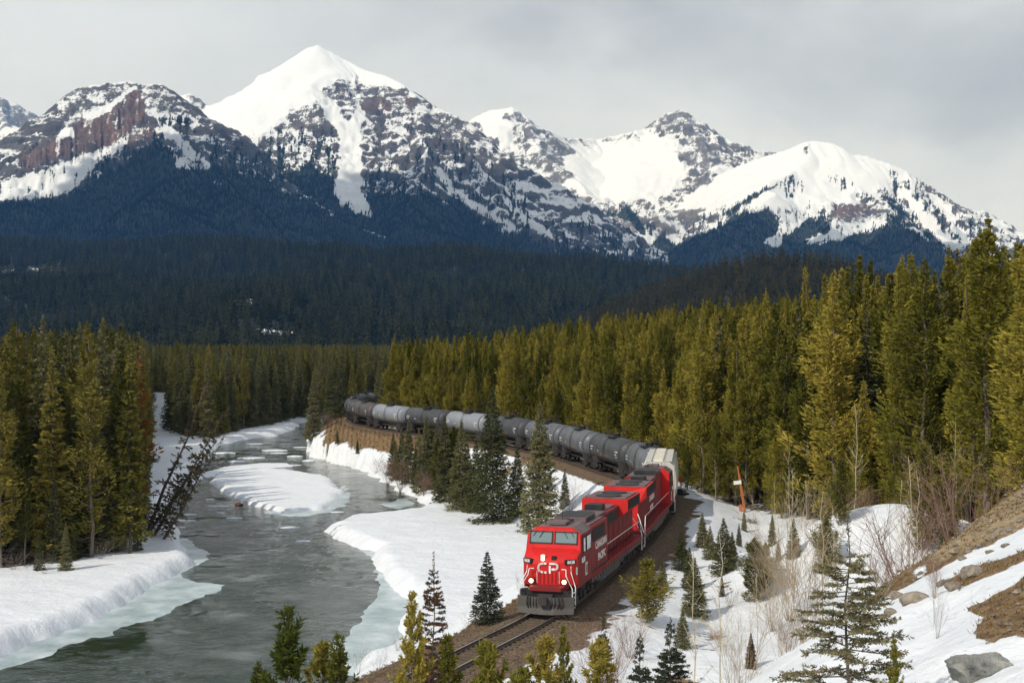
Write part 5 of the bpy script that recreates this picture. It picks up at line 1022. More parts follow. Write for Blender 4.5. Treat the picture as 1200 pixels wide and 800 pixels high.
def make_loco(label, group):
    root = empty('locomotive', (0, 0, 0), 0, label, 'locomotive', group)
    fr = MB().box(-1.5, 1.5, -10.7, 9.6, 1.28, 1.55).box(-0.7, 0.7, -10.9, 10.5, 0.92, 1.28).box(-1.52, -1.46, -10.7, 6.0, 1.20, 1.32).box(1.46, 1.52, -10.7, 6.0, 1.20, 1.32)
    fr.build('underframe', M['red_dirty_shaded'], root)
    for sx in (-1, 1):
        sk = MB()
        for y in np.arange(-10.0, 5.6, 0.85): sk.box(*sorted((sx * 1.44, sx * 1.515)), y, y + 0.62, 0.98, 1.27, 0.015)
        sk.build('walkway_skirt', M['tank_fuel'], root)
    # cab and wide nose lofted from cross sections
    def sec(y, w_, zb, zm, ws, zs, wt, zt, yt=0.0):
        return [(-w_, y, zb), (-w_, y, zm), (-ws, y - yt * 0.6, zs), (-wt, y - yt, zt), (wt, y - yt, zt), (ws, y - yt * 0.6, zs), (w_, y, zm), (w_, y, zb)]
    nose = MB().loft([sec(10.12, 0.95, 1.5, 2.62, 0.92, 2.78, 0.62, 2.92, 0.10), sec(9.98, 1.30, 1.5, 2.66, 1.24, 2.84, 0.80, 3.04, 0.10), sec(9.62, 1.53, 1.5, 2.74, 1.48, 3.02, 1.05, 3.22, 0.08), sec(9.16, 1.55, 1.5, 2.78, 1.53, 3.16, 1.20, 3.34), sec(9.05, 1.55, 1.5, 2.78, 1.54, 3.2, 1.25, 3.38)])
    nose.build('nose', M['red'], root)
    cab = MB().loft([sec(9.04, 1.548, 1.5, 2.78, 1.538, 3.32, 1.30, 3.37), sec(8.80, 1.548, 1.5, 2.9, 1.51, 4.10, 1.05, 4.40), sec(8.60, 1.548, 1.5, 2.9, 1.51, 4.12, 1.0, 4.48), sec(6.05, 1.548, 1.5, 2.9, 1.51, 4.12, 0.98, 4.52)])
    # upright front wall of the cab up to the brow
    cab.loft([[(-1.52, 9.05, 3.3), (-1.49, 8.86, 4.10), (-1.06, 8.785, 4.41), (1.06, 8.785, 4.41), (1.49, 8.86, 4.10), (1.52, 9.05, 3.3)], [(-1.52, 8.4, 3.3), (-1.49, 8.4, 4.09), (-1.06, 8.4, 4.40), (1.06, 8.4, 4.40), (1.49, 8.4, 4.09), (1.52, 8.4, 3.3)]])
    cabo = cab.build('cab', M['red'], root)
    for f_ in cabo.data.polygons: pass
    cabo.data.materials.append(M['red_dirty_shaded']); cabo.data.materials.append(M['roof'])
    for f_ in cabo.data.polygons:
        if abs(f_.normal.x) > 0.85: f_.material_index = 1  # cab sides get the red with shade mixed into its colour
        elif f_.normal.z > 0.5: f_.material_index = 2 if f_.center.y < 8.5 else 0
    no_ = [c_ for c_ in root.children if c_.name.startswith('nose')][0]; no_.data.materials.append(M['red_dirty_shaded'])
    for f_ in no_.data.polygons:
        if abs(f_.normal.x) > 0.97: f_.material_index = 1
    # windscreen panes, wipers, side windows
    up = Vector((0, -0.19, 0.80)).normalized(); nrm = Vector((0, 0.80, 0.19)).normalized()
    def on_front(x, k, off): q = Vector((0, 9.05, 3.3)) + up * (k + 0.20) + nrm * off; return (x, q.y, q.z)
    for sx in (-1, 1):
        a, b_ = sorted((sx * 0.10, sx * 1.30)); fo = MB()
        for (x0, x1, k0, k1) in ((a - .05, b_ + .05, 0.10, 0.16), (a - .05, b_ + .05, 0.72, 0.78), (a - .05, a + .01, 0.10, 0.78), (b_ - .01, b_ + .05, 0.10, 0.78)):
            fo.loft([[on_front(x0, k0, 0.0), on_front(x1, k0, 0.0), on_front(x1, k1, 0.0), on_front(x0, k1, 0.0)], [on_front(x0, k0, 0.05), on_front(x1, k0, 0.05), on_front(x1, k1, 0.05), on_front(x0, k1, 0.05)]])
        w_ = fo.build('windscreen', M['black'], root)
        MB().loft([[on_front(a, .15, .004), on_front(b_, .15, .004), on_front(b_, .73, .004), on_front(a, .73, .004)], [on_front(a, .15, .025), on_front(b_, .15, .025), on_front(b_, .73, .025), on_front(a, .73, .025)]]).build('pane', M['glass'], w_)
        MB().tube([on_front(sx * 0.55, 0.82, 0.06), on_front(sx * 0.8, 0.42, 0.05)], 0.018, 4).tube([on_front(sx * 0.95, 0.82, 0.06), on_front(sx * 1.15, 0.5, 0.05)], 0.016, 4).build('wiper', M['black'], w_)
        for (y0, y1) in ((7.9, 8.45), (6.45, 7.6)):
            ww = MB().loft([[(sx * 1.545, y0, 3.05), (sx * 1.545, y1, 3.05), (sx * 1.525, y1, 3.95), (sx * 1.525, y0, 3.95)], [(sx * 1.575, y0, 3.05), (sx * 1.575, y1, 3.05), (sx * 1.555, y1, 3.95), (sx * 1.555, y0, 3.95)]]).build('side_window', M['black'], root)
            MB().loft([[(sx * 1.57, y0 + .07, 3.13), (sx * 1.57, y1 - .07, 3.13), (sx * 1.553, y1 - .07, 3.87), (sx * 1.553, y0 + .07, 3.87)], [(sx * 1.59, y0 + .07, 3.13), (sx * 1.59, y1 - .07, 3.13), (sx * 1.573, y1 - .07, 3.87), (sx * 1.573, y0 + .07, 3.87)]]).build('pane', M['glass'], ww)
        MB().box(*sorted((sx * 1.545, sx * 1.575)), 7.35, 7.85, 1.75, 2.45).build('side_door', M['hatch'], root).data
        MB().box(*sorted((sx * 1.574, sx * 1.585)), 7.46, 7.74, 1.86, 2.34).build('door_panel', M['roof'], root)
    # nose fittings
    MB().box(-0.55, 0.62, 10.02, 10.16, 1.52, 2.30, 0.02).build('nose_door', M['red_dirty_shaded'] if False else M['red'], root)
    rb = MB()
    for x in (-0.42, -0.2, 0.02, 0.25, 0.47): rb.box(x - 0.022, x + 0.022, 10.155, 10.19, 1.6, 2.24)
    rb.build('nose_rib', M['red_dirty_shaded'], root)
    put_text(block_letters(M['letter']), (0.02, 10.172, 2.44), (-1, 0, 0), (0, -1, 0), root, 'nose_lettering')
    hl_ = MB().box(0.22, 0.46, 9.92, 10.06, 2.80, 3.14, 0.03).build('headlight_box', M['hatch'], root)
    MB().cyl((0.34, 10.065, 3.04), (0, 1, 0), 0.08, 0.03, 12).cyl((0.34, 10.065, 2.89), (0, 1, 0), 0.08, 0.03, 12).build('headlight', M['lamp'], hl_)
    MB().box(-0.42, -0.14, 9.92, 10.04, 2.80, 3.08, 0.03).build('horn_grille', M['black'], root)
    nb_me = text_mesh('8638', 0.24, M['letter'], 0.006, 0.008, 0.9)
    for sx in (-1, 1):
        c_ = Vector((sx * 1.20, 9.98, 2.78)); ang = -sx * 0.62; mt = Matrix.Translation(c_) @ Matrix.Rotation(ang, 4, 'Z')
        n_ = MB().box(-0.32, 0.32, -0.12, 0.05, -0.13, 0.13, 0.015); n_.v = [tuple(mt @ Vector(p)) for p in n_.v]; no = n_.build('number_board', M['black'], root)
        yv = mt.to_3x3() @ Vector((0, 1, 0)); put_text(nb_me, c_ + yv * 0.052, mt.to_3x3() @ Vector((-1, 0, 0)), (0, 0, 1), no, 'digits')
        dl_ = MB().box(sx * 0.92 - 0.17, sx * 0.92 + 0.17, 10.0, 10.34, 1.58, 1.92, 0.04).build('ditch_light', M['red_dirty_shaded'], root)
        MB().cyl((sx * 0.92, 10.36, 1.75), (0, 1, 0), 0.115, 0.04, 14).build('lamp', M['lamp'], dl_)
    e_ = MB().box(-1.35, -1.02, 9.84, 9.90, 2.1, 2.42).build('emblem_plate', M['green'], root); mt = Matrix.Translation((-1.33, 9.80, 2.28)) @ Matrix.Rotation(0.62, 4, 'Z')
    e_.data.transform(Matrix.Translation((1.185, -9.87, -2.26))); e_.data.transform(mt); fe = MB().box(-0.20, 0.20, -0.035, 0.02, -0.20, 0.20); fe.v = [tuple(mt @ Vector(p)) for p in fe.v]; fe.build('emblem_frame', M['white'], root)
    # platform, anticlimber, pilot plow, coupler, hoses
    MB().loft([[(-1.1, 10.0, 1.30), (1.1, 10.0, 1.30), (1.1, 10.0, 1.56), (-1.1, 10.0, 1.56)], [(-0.85, 10.85, 1.30), (0.85, 10.85, 1.30), (0.85, 10.85, 1.50), (-0.85, 10.85, 1.50)]]).build('anticlimber', M['red_dirty_shaded'], root)
    plw = MB(); plan = [(-1.56, 10.75), (-0.55, 11.15), (0, 11.22), (0.55, 11.15), (1.56, 10.75)]
    plw.loft([[(x, y + f_, z) for f_, z in ((0.16, 0.14), (0.02, 0.45), (-0.04, 1.02), (-0.12, 1.02), (-0.06, 0.45), (0.05, 0.14))] for x, y in plan]); po = plw.build('snow_plow', M['steel'], root)
    MB().box(-1.5, 1.5, 10.45, 10.66, 0.95, 1.30).box(-1.5, -1.15, 10.1, 10.7, 0.5, 1.3).box(1.15, 1.5, 10.1, 10.7, 0.5, 1.3).build('pilot', M['black'], root)
    MB().box(-0.16, 0.16, 10.6, 11.30, 0.74, 1.0, 0.03).box(-0.24, 0.24, 11.25, 11.55, 0.66, 1.08, 0.06).box(-0.4, 0.4, 10.6, 10.9, 0.62, 1.14).build('coupler', M['under'], root)
    for sx in (-1, 1):
        for k in (0.42, 0.58, 0.78, 0.95):
            MB().tube([(sx * k, 10.75, 1.05), (sx * k, 11.18 - 0.15 * k, 0.98), (sx * (k + .03), 11.30 - 0.22 * k, 0.7), (sx * (k - .06), 11.27 - 0.22 * k, 0.42)], 0.04, 6).build('air_hose', M['black'], root)
        hb = MB().tube([(sx * 0.78, 10.3, 2.42), (sx * 1.02, 10.35, 2.42), (sx * 1.06, 10.5, 2.1), (sx * 1.46, 10.72, 1.45), (sx * 1.46, 10.72, 0.55)], 0.028, 6).tube([(sx * 1.22, 10.0, 2.55), (sx * 1.24, 10.05, 2.2), (sx * 1.56, 10.4, 1.5), (sx * 1.56, 10.4, 0.55)], 0.028, 6).tube([(sx * 1.46, 10.72, 1.0), (sx * 1.56, 10.4, 1.0)], 0.02, 5)
        hb.build('stair_handrail', M['white'], root)
        stp = MB()
        for k in range(4): stp.box(*sorted((sx * 1.18, sx * 1.55)), 10.36, 10.7, 0.42 + 0.27 * k, 0.45 + 0.27 * k)
        stp.build('step', M['white'], root)
    # electrical cabinets behind the cab (full width on one side), hood, radiators
    MB().box(-1.50, 0.93, 1.4, 6.04, 1.55, 4.20, 0.06).build('equipment_cabinet', M['red_dirty_shaded'], root)
    MB().box(-0.93, 0.93, -5.2, 1.39, 1.55, 4.16, 0.05).build('engine_hood', M['red_dirty_shaded'], root)
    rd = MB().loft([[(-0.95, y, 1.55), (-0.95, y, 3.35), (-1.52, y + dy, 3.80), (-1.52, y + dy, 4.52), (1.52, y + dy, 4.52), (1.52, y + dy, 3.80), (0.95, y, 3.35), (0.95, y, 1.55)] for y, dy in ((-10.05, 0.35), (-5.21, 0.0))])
    ro = rd.build('radiator_section', M['red'], root); ro.data.materials.append(M['red_dirty_shaded'])
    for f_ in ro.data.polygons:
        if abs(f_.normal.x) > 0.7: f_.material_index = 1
    for sx in (-1, 1):
        gr = MB(); 
        for y in np.arange(-9.4, -5.5, 0.16): gr.box(*sorted((sx * 1.515, sx * 1.545)), y, y + 0.08, 3.86, 4.46)
        gr.build('radiator_grille', M['black'], root)
        hd = MB()
        for y in np.arange(-9.6, 1.0, 0.78): hd.box(*sorted((sx * 0.925, sx * 0.955)), y, y + 0.70, 1.75, 3.25, 0.0)
        hd.build('hood_door', M['red_dirty_shaded'], root)
        vn = MB()
        for y in np.arange(-4.8, 1.0, 0.16): vn.box(*sorted((sx * 0.925, sx * 0.965)), y, y + 0.09, 3.42, 4.0)
        vn.build('louvre', M['black'], root)
    dk = MB()
    for y in np.arange(2.3, 5.8, 0.14): dk.box(-1.53, -1.495, y, y + 0.08, 3.30, 4.02)
    dk.build('intake_grille', M['black'], root)
    rf = MB().box(-1.35, 1.35, -9.4, -5.4, 4.525, 4.60, 0.02).box(-0.85, 0.85, -1.2, 1.0, 4.165, 4.26).box(-1.3, 0.85, 1.7, 5.7, 4.205, 4.27).box(-0.7, 0.7, -5.0, -3.2, 4.165, 4.24); rf.build('roof_panel', M['roof'], root)
    for y in (-8.5, -6.5): MB().cyl((0, y, 4.63), (0, 0, 1), 0.85, 0.06, 24).build('fan_cover', M['black'], root)
    MB().box(-0.55, 0.55, -2.6, -1.5, 4.165, 4.58, 0.08).build('exhaust_stack', M['black'], root)
    MB().box(-0.9, 0.9, 2.2, 4.9, 4.275, 4.62, 0.06).build('brake_grid_box', M['black'], root)
    bl = MB()
    for y in np.arange(2.3, 4.9, 0.32): bl.box(-0.94, 0.94, y, y + 0.12, 4.30, 4.60)
    bl.build('brake_vent', M['roof'], root)
    MB().box(-0.5, 0.5, 7.0, 8.1, 4.53, 4.68, 0.04).build('air_conditioner', M['roof'], root)
    MB().cyl((-0.5, 6.6, 4.62), (0, 1, 0), 0.07, 0.5, 8).cyl((-0.3, 6.6, 4.64), (0, 1, 0), 0.06, 0.4, 8).build('horn', M['black'], root)
    MB().tube([(0.7, 7.9, 4.47), (0.7, 7.9, 4.85)], 0.02, 5).tube([(0.1, 6.4, 4.5), (0.1, 6.4, 5.1)], 0.015, 5).build('antenna', M['black'], root)
    # panel seams, door latches and grime lines along the hood
    for sx in (-1, 1):
        sm_ = MB()
        for y in np.arange(-9.5, 1.0, 1.56): sm_.box(*sorted((sx * 0.953, sx * 0.968)), y - 0.02, y + 0.02, 1.7, 3.3)
        sm_.box(*sorted((sx * 0.95, sx * 0.975)), -9.9, 1.3, 3.34, 3.39).box(*sorted((sx * 0.93, sx * 0.985)), -9.9, 1.3, 1.62, 1.70)
        sm_.build('hood_seam', M['black'], root)
        cs_ = MB().box(*sorted((sx * 1.546, sx * 1.556)), 6.1, 9.0, 2.62, 2.65).box(*sorted((sx * 1.546, sx * 1.556)), 7.76, 7.79, 1.55, 3.02).box(*sorted((sx * 1.546, sx * 1.556)), 6.1, 6.14, 1.55, 4.0); cs_.build('cab_seam', M['black'], root)
    ks_ = MB()
    for y in (2.4, 3.5, 4.7): ks_.box(-1.512, -1.503, y - 0.015, y + 0.015, 1.62, 3.2)
    ks_.box(-1.514, -1.503, 1.45, 6.0, 1.60, 1.66); ks_.build('cabinet_seam', M['black'], root)
    # walkway rails
    for sx in (-1, 1):
        y1 = 1.3 if sx < 0 else 5.8
        hr = MB().tube([(sx * 1.46, y, 2.55) for y in np.linspace(-9.9, y1, 6)], 0.02, 5); hr.build('handrail', M['white'], root)
        sn = MB()
        for y in np.arange(-9.8, y1, 1.15): sn.tube([(sx * 1.46, y, 1.5), (sx * 1.46, y, 2.55)], 0.02, 5)
        sn.build('stanchion', M['red_dirty_shaded'], root)
        MB().tube([(sx * 0.95, -10.12, 2.7), (sx * 1.1, -10.35, 2.4), (sx * 1.48, -10.9, 1.5), (sx * 1.48, -10.9, 0.5)], 0.028, 6).tube([(sx * 1.46, -9.9, 2.55), (sx * 1.5, -10.5, 1.7), (sx * 1.5, -10.5, 0.5)], 0.028, 6).build('stair_handrail', M['white'], root)
        st_ = MB()
        for k in range(4): st_.box(*sorted((sx * 1.15, sx * 1.5)), -10.9, -10.5, 0.42 + 0.27 * k, 0.46 + 0.27 * k)
        st_.build('step', M['under'], root)
        MB().tube([(sx * 0.62, 10.2, 1.62), (sx * 0.62, 10.26, 2.28)], 0.016, 5).build('grab_iron', M['white'], root)
        MB().cyl((sx * 1.05, 9.66, 3.02), (0, 1, 0.3), 0.07, 0.08, 10).build('class_light', M['black'], root)
    MB().box(-1.5, 1.5, -10.95, -10.72, 0.7, 1.5).build('rear_pilot', M['under'], root)
    MB().box(-0.24, 0.24, -11.4, -10.9, 0.68, 1.05, 0.05).build('rear_coupler', M['under'], root)
    MB().box(-0.3, 0.3, -10.14, -10.03, 3.3, 3.65, 0.02).build('rear_light', M['lamp'], root)
    # tank, air reservoirs, trucks
    MB().loft([[(-1.38, y, 0.55), (-1.42, y, 1.15), (1.42, y, 1.15), (1.38, y, 0.55), (1.05, y, 0.22), (-1.05, y, 0.22)] for y in (-3.3, 2.9)]).build('fuel_tank', M['tank_fuel'], root)
    for sx in (-1, 1): MB().cyl((sx * 1.25, 3.55, 0.85), (0, 1, 0), 0.2, 1.0, 12).cyl((sx * 1.2, -3.9, 0.85), (0, 1, 0), 0.22, 0.9, 12).build('air_reservoir', M['tank_fuel'], root)
    loco_truck(6.7, root); loco_truck(-6.9, root)
    # side lettering
    for body, y, z, sz in (('CANADIAN', 3.3, 2.95, 0.62), ('PACIFIC', 3.1, 2.2, 0.62), ('8638', 8.35, 2.68, 0.42)):
        me = text_mesh(body, sz, M['letter'], 0.008, 0.006)
        put_text(me, (-1.56 if body == '8638' else -1.515, y, z), (0, -1, 0), (0, 0, 1), root); 
        if body == '8638': put_text(me, (1.56, y, z), (0, 1, 0), (0, 0, 1), root)
    for body, z in (('CANADIAN', 2.95), ('PACIFIC', 2.2)): put_text(text_mesh(body, 0.62, M['letter'], 0.008, 0.006), (0.965, -1.6, z), (0, 1, 0), (0, 0, 1), root)
    return root
def freight_truck(y0, parent, me_cache={}):
    if 'f' not in me_cache:
        f = MB()
        for sx in (-1, 1):
            x0, x1 = sorted((sx * 0.95, sx * 1.08)); f.loft([[(x, a, z) for a, z in ((-1.25, 0.5), (-1.25, 0.72), (-0.5, 0.98), (0.5, 0.98), (1.25, 0.72), (1.25, 0.5), (0.45, 0.3), (-0.45, 0.3))] for x in (x0, x1)])
            for a in (-0.89, 0.89): f.cyl((sx * 1.1, a, 0.46), (1, 0, 0), 0.12, 0.14, 10)
        f.box(-1.0, 1.0, -0.2, 0.2, 0.5, 0.85); me_cache['f'] = f.mesh('truck'); me_cache['f'].materials.append(M['under'])
        w_ = MB(); wheelset(w_, 0, 0.45); me_cache['w'] = w_.mesh('wheelset', True); me_cache['w'].materials.append(M['under'])
    t_ = link(bpy.data.objects.new('truck', me_cache['f']), parent); t_.location = (0, y0, 0)
    for a in (-0.89, 0.89): o = link(bpy.data.objects.new('wheelset', me_cache['w']), t_); o.location = (0, a, 0)
def make_hopper(L, label):
    root = empty('hopper_car', (0, 0, 0), 0, label, 'hopper car'); h = L / 2 - 0.35
    pr = [(-1.3, 1.15), (-1.55, 1.7), (-1.58, 2.8), (-1.5, 3.7), (-1.3, 4.25), (-0.95, 4.5), (0.95, 4.5), (1.3, 4.25), (1.5, 3.7), (1.58, 2.8), (1.55, 1.7), (1.3, 1.15)]
    MB().loft([[(x * 0.97, y, z if z > 2 else 2.2) for x, z in pr] if abs(y) > h - 0.1 else [(x, y, z) for x, z in pr] for y in (-h, -h + 1.4, h - 1.4, h)]).build('body', M['hopper'], root, True)
    for y in (-3.8, 0, 3.8): MB().loft([[(-1.1, y - 1.5, 1.3), (1.1, y - 1.5, 1.3), (1.1, y + 1.5, 1.3), (-1.1, y + 1.5, 1.3)], [(-0.35, y - 0.4, 0.45), (0.35, y - 0.4, 0.45), (0.35, y + 0.4, 0.45), (-0.35, y + 0.4, 0.45)]]).build('discharge_chute', M['hopper'], root)
    for sx in (-1, 1):
        MB().box(*sorted((sx * 0.62, sx * 1.15)), -h + 0.3, h - 0.3, 4.52, 4.58).build('running_board', M['hopper'], root)
        MB().tube([(sx * 1.35, h + 0.05, 1.0), (sx * 1.35, h + 0.05, 4.3)], 0.03, 5).tube([(sx * 1.35, -h - 0.05, 1.0), (sx * 1.35, -h - 0.05, 4.3)], 0.03, 5).build('ladder_rail', M['hatch'], root)
    MB().box(-0.4, 0.4, -h + 0.6, h - 0.6, 4.51, 4.66, 0.05).build('hatch_cover', M['hatch'], root)
    for y in np.linspace(-h + 1.2, h - 1.2, 9): MB().box(-0.46, 0.46, y - 0.06, y + 0.06, 4.655, 4.72).build('hatch_bar', M['hopper'], root)
    MB().box(-1.4, 1.4, -h - 0.2, h + 0.2, 0.98, 1.14).box(-0.3, 0.3, -h - 0.7, h + 0.7, 0.72, 0.98).build('sill', M['under'], root)
    for sy in (-1, 1): MB().tube([(-1.3, sy * h, 1.1), (-1.0, sy * (h - 1.2), 2.4)], 0.05, 5).tube([(1.3, sy * h, 1.1), (1.0, sy * (h - 1.2), 2.4)], 0.05, 5).build('end_brace', M['hopper'], root)
    freight_truck(h - 1.3, root); freight_truck(-h + 1.3, root); return root
def make_tank(L):
    root = empty('tank_car', (0, 0, 0)); h = L / 2 - 0.55; r_ = 1.53; zc = 2.72; n = 36
    prof = [(-h, 0.0), (-h + 0.06, 0.55), (-h + 0.20, 1.05), (-h + 0.42, 1.38), (-h + 0.62, r_), (h - 0.62, r_), (h - 0.42, 1.38), (h - 0.20, 1.05), (h - 0.06, 0.55), (h, 0.0)]
    MB().loft([[(max(q, 0.01) * math.cos(2 * math.pi * k / n), y, zc + max(q, 0.01) * math.sin(2 * math.pi * k / n)) for k in range(n)] for y, q in prof]).build('tank', M['t_grey'], root, True)
    def ring(y0, y1, r2, name, mat): return MB().loft([[(r2 * math.cos(2 * math.pi * k / n), y, zc + r2 * math.sin(2 * math.pi * k / n)) for k in range(n)] for y in (y0, y1)], caps=False).build(name, mat, root, True)
    for sy in (-1, 1):
        ring(sy * (h - 0.66), sy * (h - 0.92), r_ + 0.018, 'end_band', M['band']); ring(sy * (h * 0.45), sy * (h * 0.45 - 0.05), r_ + 0.008, 'weld_band', M['t_grey'])
    dm = MB().cyl((0, 0, zc + r_ + 0.16), (0, 0, 1), 0.42, 0.46, 18); dm.build('manway_dome', M['band'], root, True)
    MB().box(-0.85, 0.85, -1.5, 1.5, zc + r_ - 0.02, zc + r_ + 0.03).build('platform', M['black'], root)
    pr = MB()
    for sx in (-1, 1):
        for y in (-1.45, 0, 1.45): pr.tube([(sx * 0.84, y, zc + r_), (sx * 0.84, y, zc + r_ + 0.75)], 0.028, 5)
        for z in (0.42, 0.75): pr.tube([(sx * 0.84, -1.45, zc + r_ + z), (sx * 0.84, 1.45, zc + r_ + z)], 0.026, 5)
    pr.build('platform_railing', M['black'], root)
    vl = MB().cyl((0.35, 0.75, zc + r_ + 0.2), (0, 0, 1), 0.12, 0.35, 10).cyl((-0.3, -0.8, zc + r_ + 0.2), (0, 0, 1), 0.10, 0.3, 10); vl.build('valve', M['black'], root)
    for sx in (-1, 1):
        ld = MB()
        for y in (-0.25, 0.25): ld.tube([(sx * 1.50, y, 1.05), (sx * 1.60, y, zc), (sx * 1.35, y, zc + 1.05), (sx * 0.86, y, zc + r_ + 0.1)], 0.025, 5)
        for z in np.arange(1.3, zc + 0.8, 0.33): ld.tube([(sx * 1.58, -0.25, z), (sx * 1.58, 0.25, z)], 0.018, 4)
        ld.build('ladder', M['black'], root)
        mk = MB()                                        # stencilled data: rows of small plates on the shell
        for k, (y0, ln, a) in enumerate([(-h + 1.3, 1.1, 0.10), (-h + 1.3, 0.9, -0.10), (-2.6, 0.5, -0.12), (h - 2.4, 1.2, 0.12), (h - 2.4, 0.8, -0.08), (h - 2.2, 0.5, -0.26)]):
            nn = int(ln / 0.22)
            for q in range(nn):
                y = y0 + q * 0.22; pts = [(sx * (r_ + 0.012) * math.cos(a + da), zc + (r_ + 0.012) * math.sin(a + da)) for da in (-0.045, 0.045)]
                mk.add([(pts[0][0], y, pts[0][1]), (pts[0][0], y + 0.13, pts[0][1]), (pts[1][0], y + 0.13, pts[1][1]), (pts[1][0], y, pts[1][1])], [(0, 1, 2, 3)])
        mk.build('stencil', M['letter'], root)
        yk = MB()
        for k in range(5):
            y = -1.6 + k * 0.75 if sx > 0 else -1.4 + k * 0.7; pts = [(sx * (r_ + 0.012) * math.cos(a), zc + (r_ + 0.012) * math.sin(a)) for a in (-0.42, -0.30)]
            yk.add([(pts[0][0], y, pts[0][1]), (pts[0][0], y + 0.16, pts[0][1]), (pts[1][0], y + 0.16, pts[1][1]), (pts[1][0], y, pts[1][1])], [(0, 1, 2, 3)])
        yk.build('reflector_strip', M['yellow'], root)
    sl = MB().box(-0.32, 0.32, -L / 2 + 0.15, L / 2 - 0.15, 0.72, 1.0)
    for sy in (-1, 1):
        sl.box(-1.45, 1.45, *sorted((sy * (h - 0.1), sy * (h + 0.12))), 0.8, 1.12); sl.loft([[(-1.0, sy * (h - 2.6), 1.0), (1.0, sy * (h - 2.6), 1.0), (1.15, sy * (h - 2.6), 1.7), (-1.15, sy * (h - 2.6), 1.7)], [(-1.0, sy * (h - 0.5), 1.0), (1.0, sy * (h - 0.5), 1.0), (1.15, sy * (h - 0.5), 1.7), (-1.15, sy * (h - 0.5), 1.7)]])
        for sx in (-1, 1): sl.tube([(sx * 1.42, sy * (h - 2.2), 0.95), (sx * 1.42, sy * h, 0.95)], 0.03, 5); sl.tube([(sx * 1.4, sy * h, 1.0), (sx * 1.4, sy * h, 1.9), (0, sy * (h + 0.1), 1.9)], 0.025, 5)
    sl.build('sill', M['under'], root)
    freight_truck(h - 1.35, root); freight_truck(-h + 1.35, root)
    return root
def put_on_track(root, s_a, L, flip=False):
    """front of the vehicle at arclength s_a, its trucks on the rails"""
    pa, pb = tpos(s_a + L * 0.2), tpos(s_a + L * 0.8); d = pa - pb; c_ = (pa + pb) / 2; a = math.atan2(d[1], d[0]) - math.pi / 2
    root.location = (c_[0], c_[1], 0); root.rotation_euler = (0, 0, a + (math.pi if flip else 0))
loco = make_loco('red diesel locomotive leading the train, its white lettered nose and windscreens facing down the line', 'red diesel locomotives'); s_ = S0 - 1.6
LL = 22.3; put_on_track(loco, s_, LL)
loco2 = copy_tree(loco); loco2['label'] = 'second red diesel locomotive, running cab backwards behind the leading one'; s_ += LL + 0.35; put_on_track(loco2, s_, LL, True); s_ += LL + 0.3
hop = make_hopper(15.0, 'cream grey hopper car coupled between the locomotives and the tank cars'); put_on_track(hop, s_, 15.0); s_ += 15.2
TL = 14.6; tank0 = make_tank(TL); nm = ['first', 'second', 'third', 'fourth', 'fifth', 'sixth', 'seventh', 'eighth', 'ninth', 'tenth', 'eleventh', 'twelfth', 'thirteenth']
kinds = ['t_grey', 't_dark', 't_grey', 't_grey', 't_dark', 't_light', 't_dark', 't_light', 't_brown', 't_dark', 't_dark', 't_dark']
desc = {'t_grey': 'mid grey', 't_dark': 'dark grey', 't_light': 'silvery pale grey', 't_brown': 'brownish grey'}
for i, kd in enumerate(kinds):
    t_ = tank0 if i == 0 else copy_tree(tank0)
    tag(t_, f'{desc[kd]} tank car, {nm[i]} behind the cream hopper car', 'tank car', 'tank cars of the train'); put_on_track(t_, s_, TL); s_ += TL + 0.15
    for ch in t_.children:
        if ch.name.startswith(('tank', 'weld')):
            ch.material_slots[0].link = 'OBJECT'; ch.material_slots[0].material = M[kd]

# ------------------------------------------------------------------ lineside things, rocks, ice floes
e = empty('signal_post', hit(873, 600), 0, 'leaning rust orange post with a white sign board before the forest', 'post'); zt = HC - (545 - HOR) * e.location.y / F - e.location.z
pm_ = MB().box(-0.12, 0.12, -0.09, 0.09, -0.3, zt * 0.55).box(-0.095, 0.095, -0.08, 0.08, zt * 0.55, zt * 0.82).box(-0.07, 0.05, -0.07, 0.07, zt * 0.82, zt); pm_.build('post', M['post'], e)
MB().box(-0.62, 0.12, -0.14, -0.10, zt * 0.61, zt * 0.69).build('sign_board', M['white'], e); MB().box(-0.5, -0.18, -0.08, 0.08, -0.2, zt * 0.17).build('side_box', M['post'], e); MB().box(-0.2, 0.22, -0.11, 0.11, zt * 0.35, zt * 0.39).build('collar', M['post'], e); e.rotation_euler = (0, R(-9), R(-12))
e = empty('switch_stand', hit(797, 580), 0.4, 'black switch stand with a red target beside the hopper car', 'switch stand')
MB().box(-0.9, 0.9, -0.25, 0.25, -0.05, 0.16).build('base', M['signal'], e); MB().box(-0.22, 0.22, -0.18, 0.18, 0.16, 0.62, 0.04).build('stand', M['signal'], e); MB().tube([(0, 0, 0.6), (0, 0, 1.7)], 0.04, 6).build('rod', M['signal'], e); MB().box(-0.16, 0.16, -0.02, 0.02, 1.3, 1.75, 0.03).build('target', M['sig_red'], e); MB().tube([(0.2, 0, 0.4), (0.7, -0.1, 0.5)], 0.03, 5).build('lever', M['signal'], e)
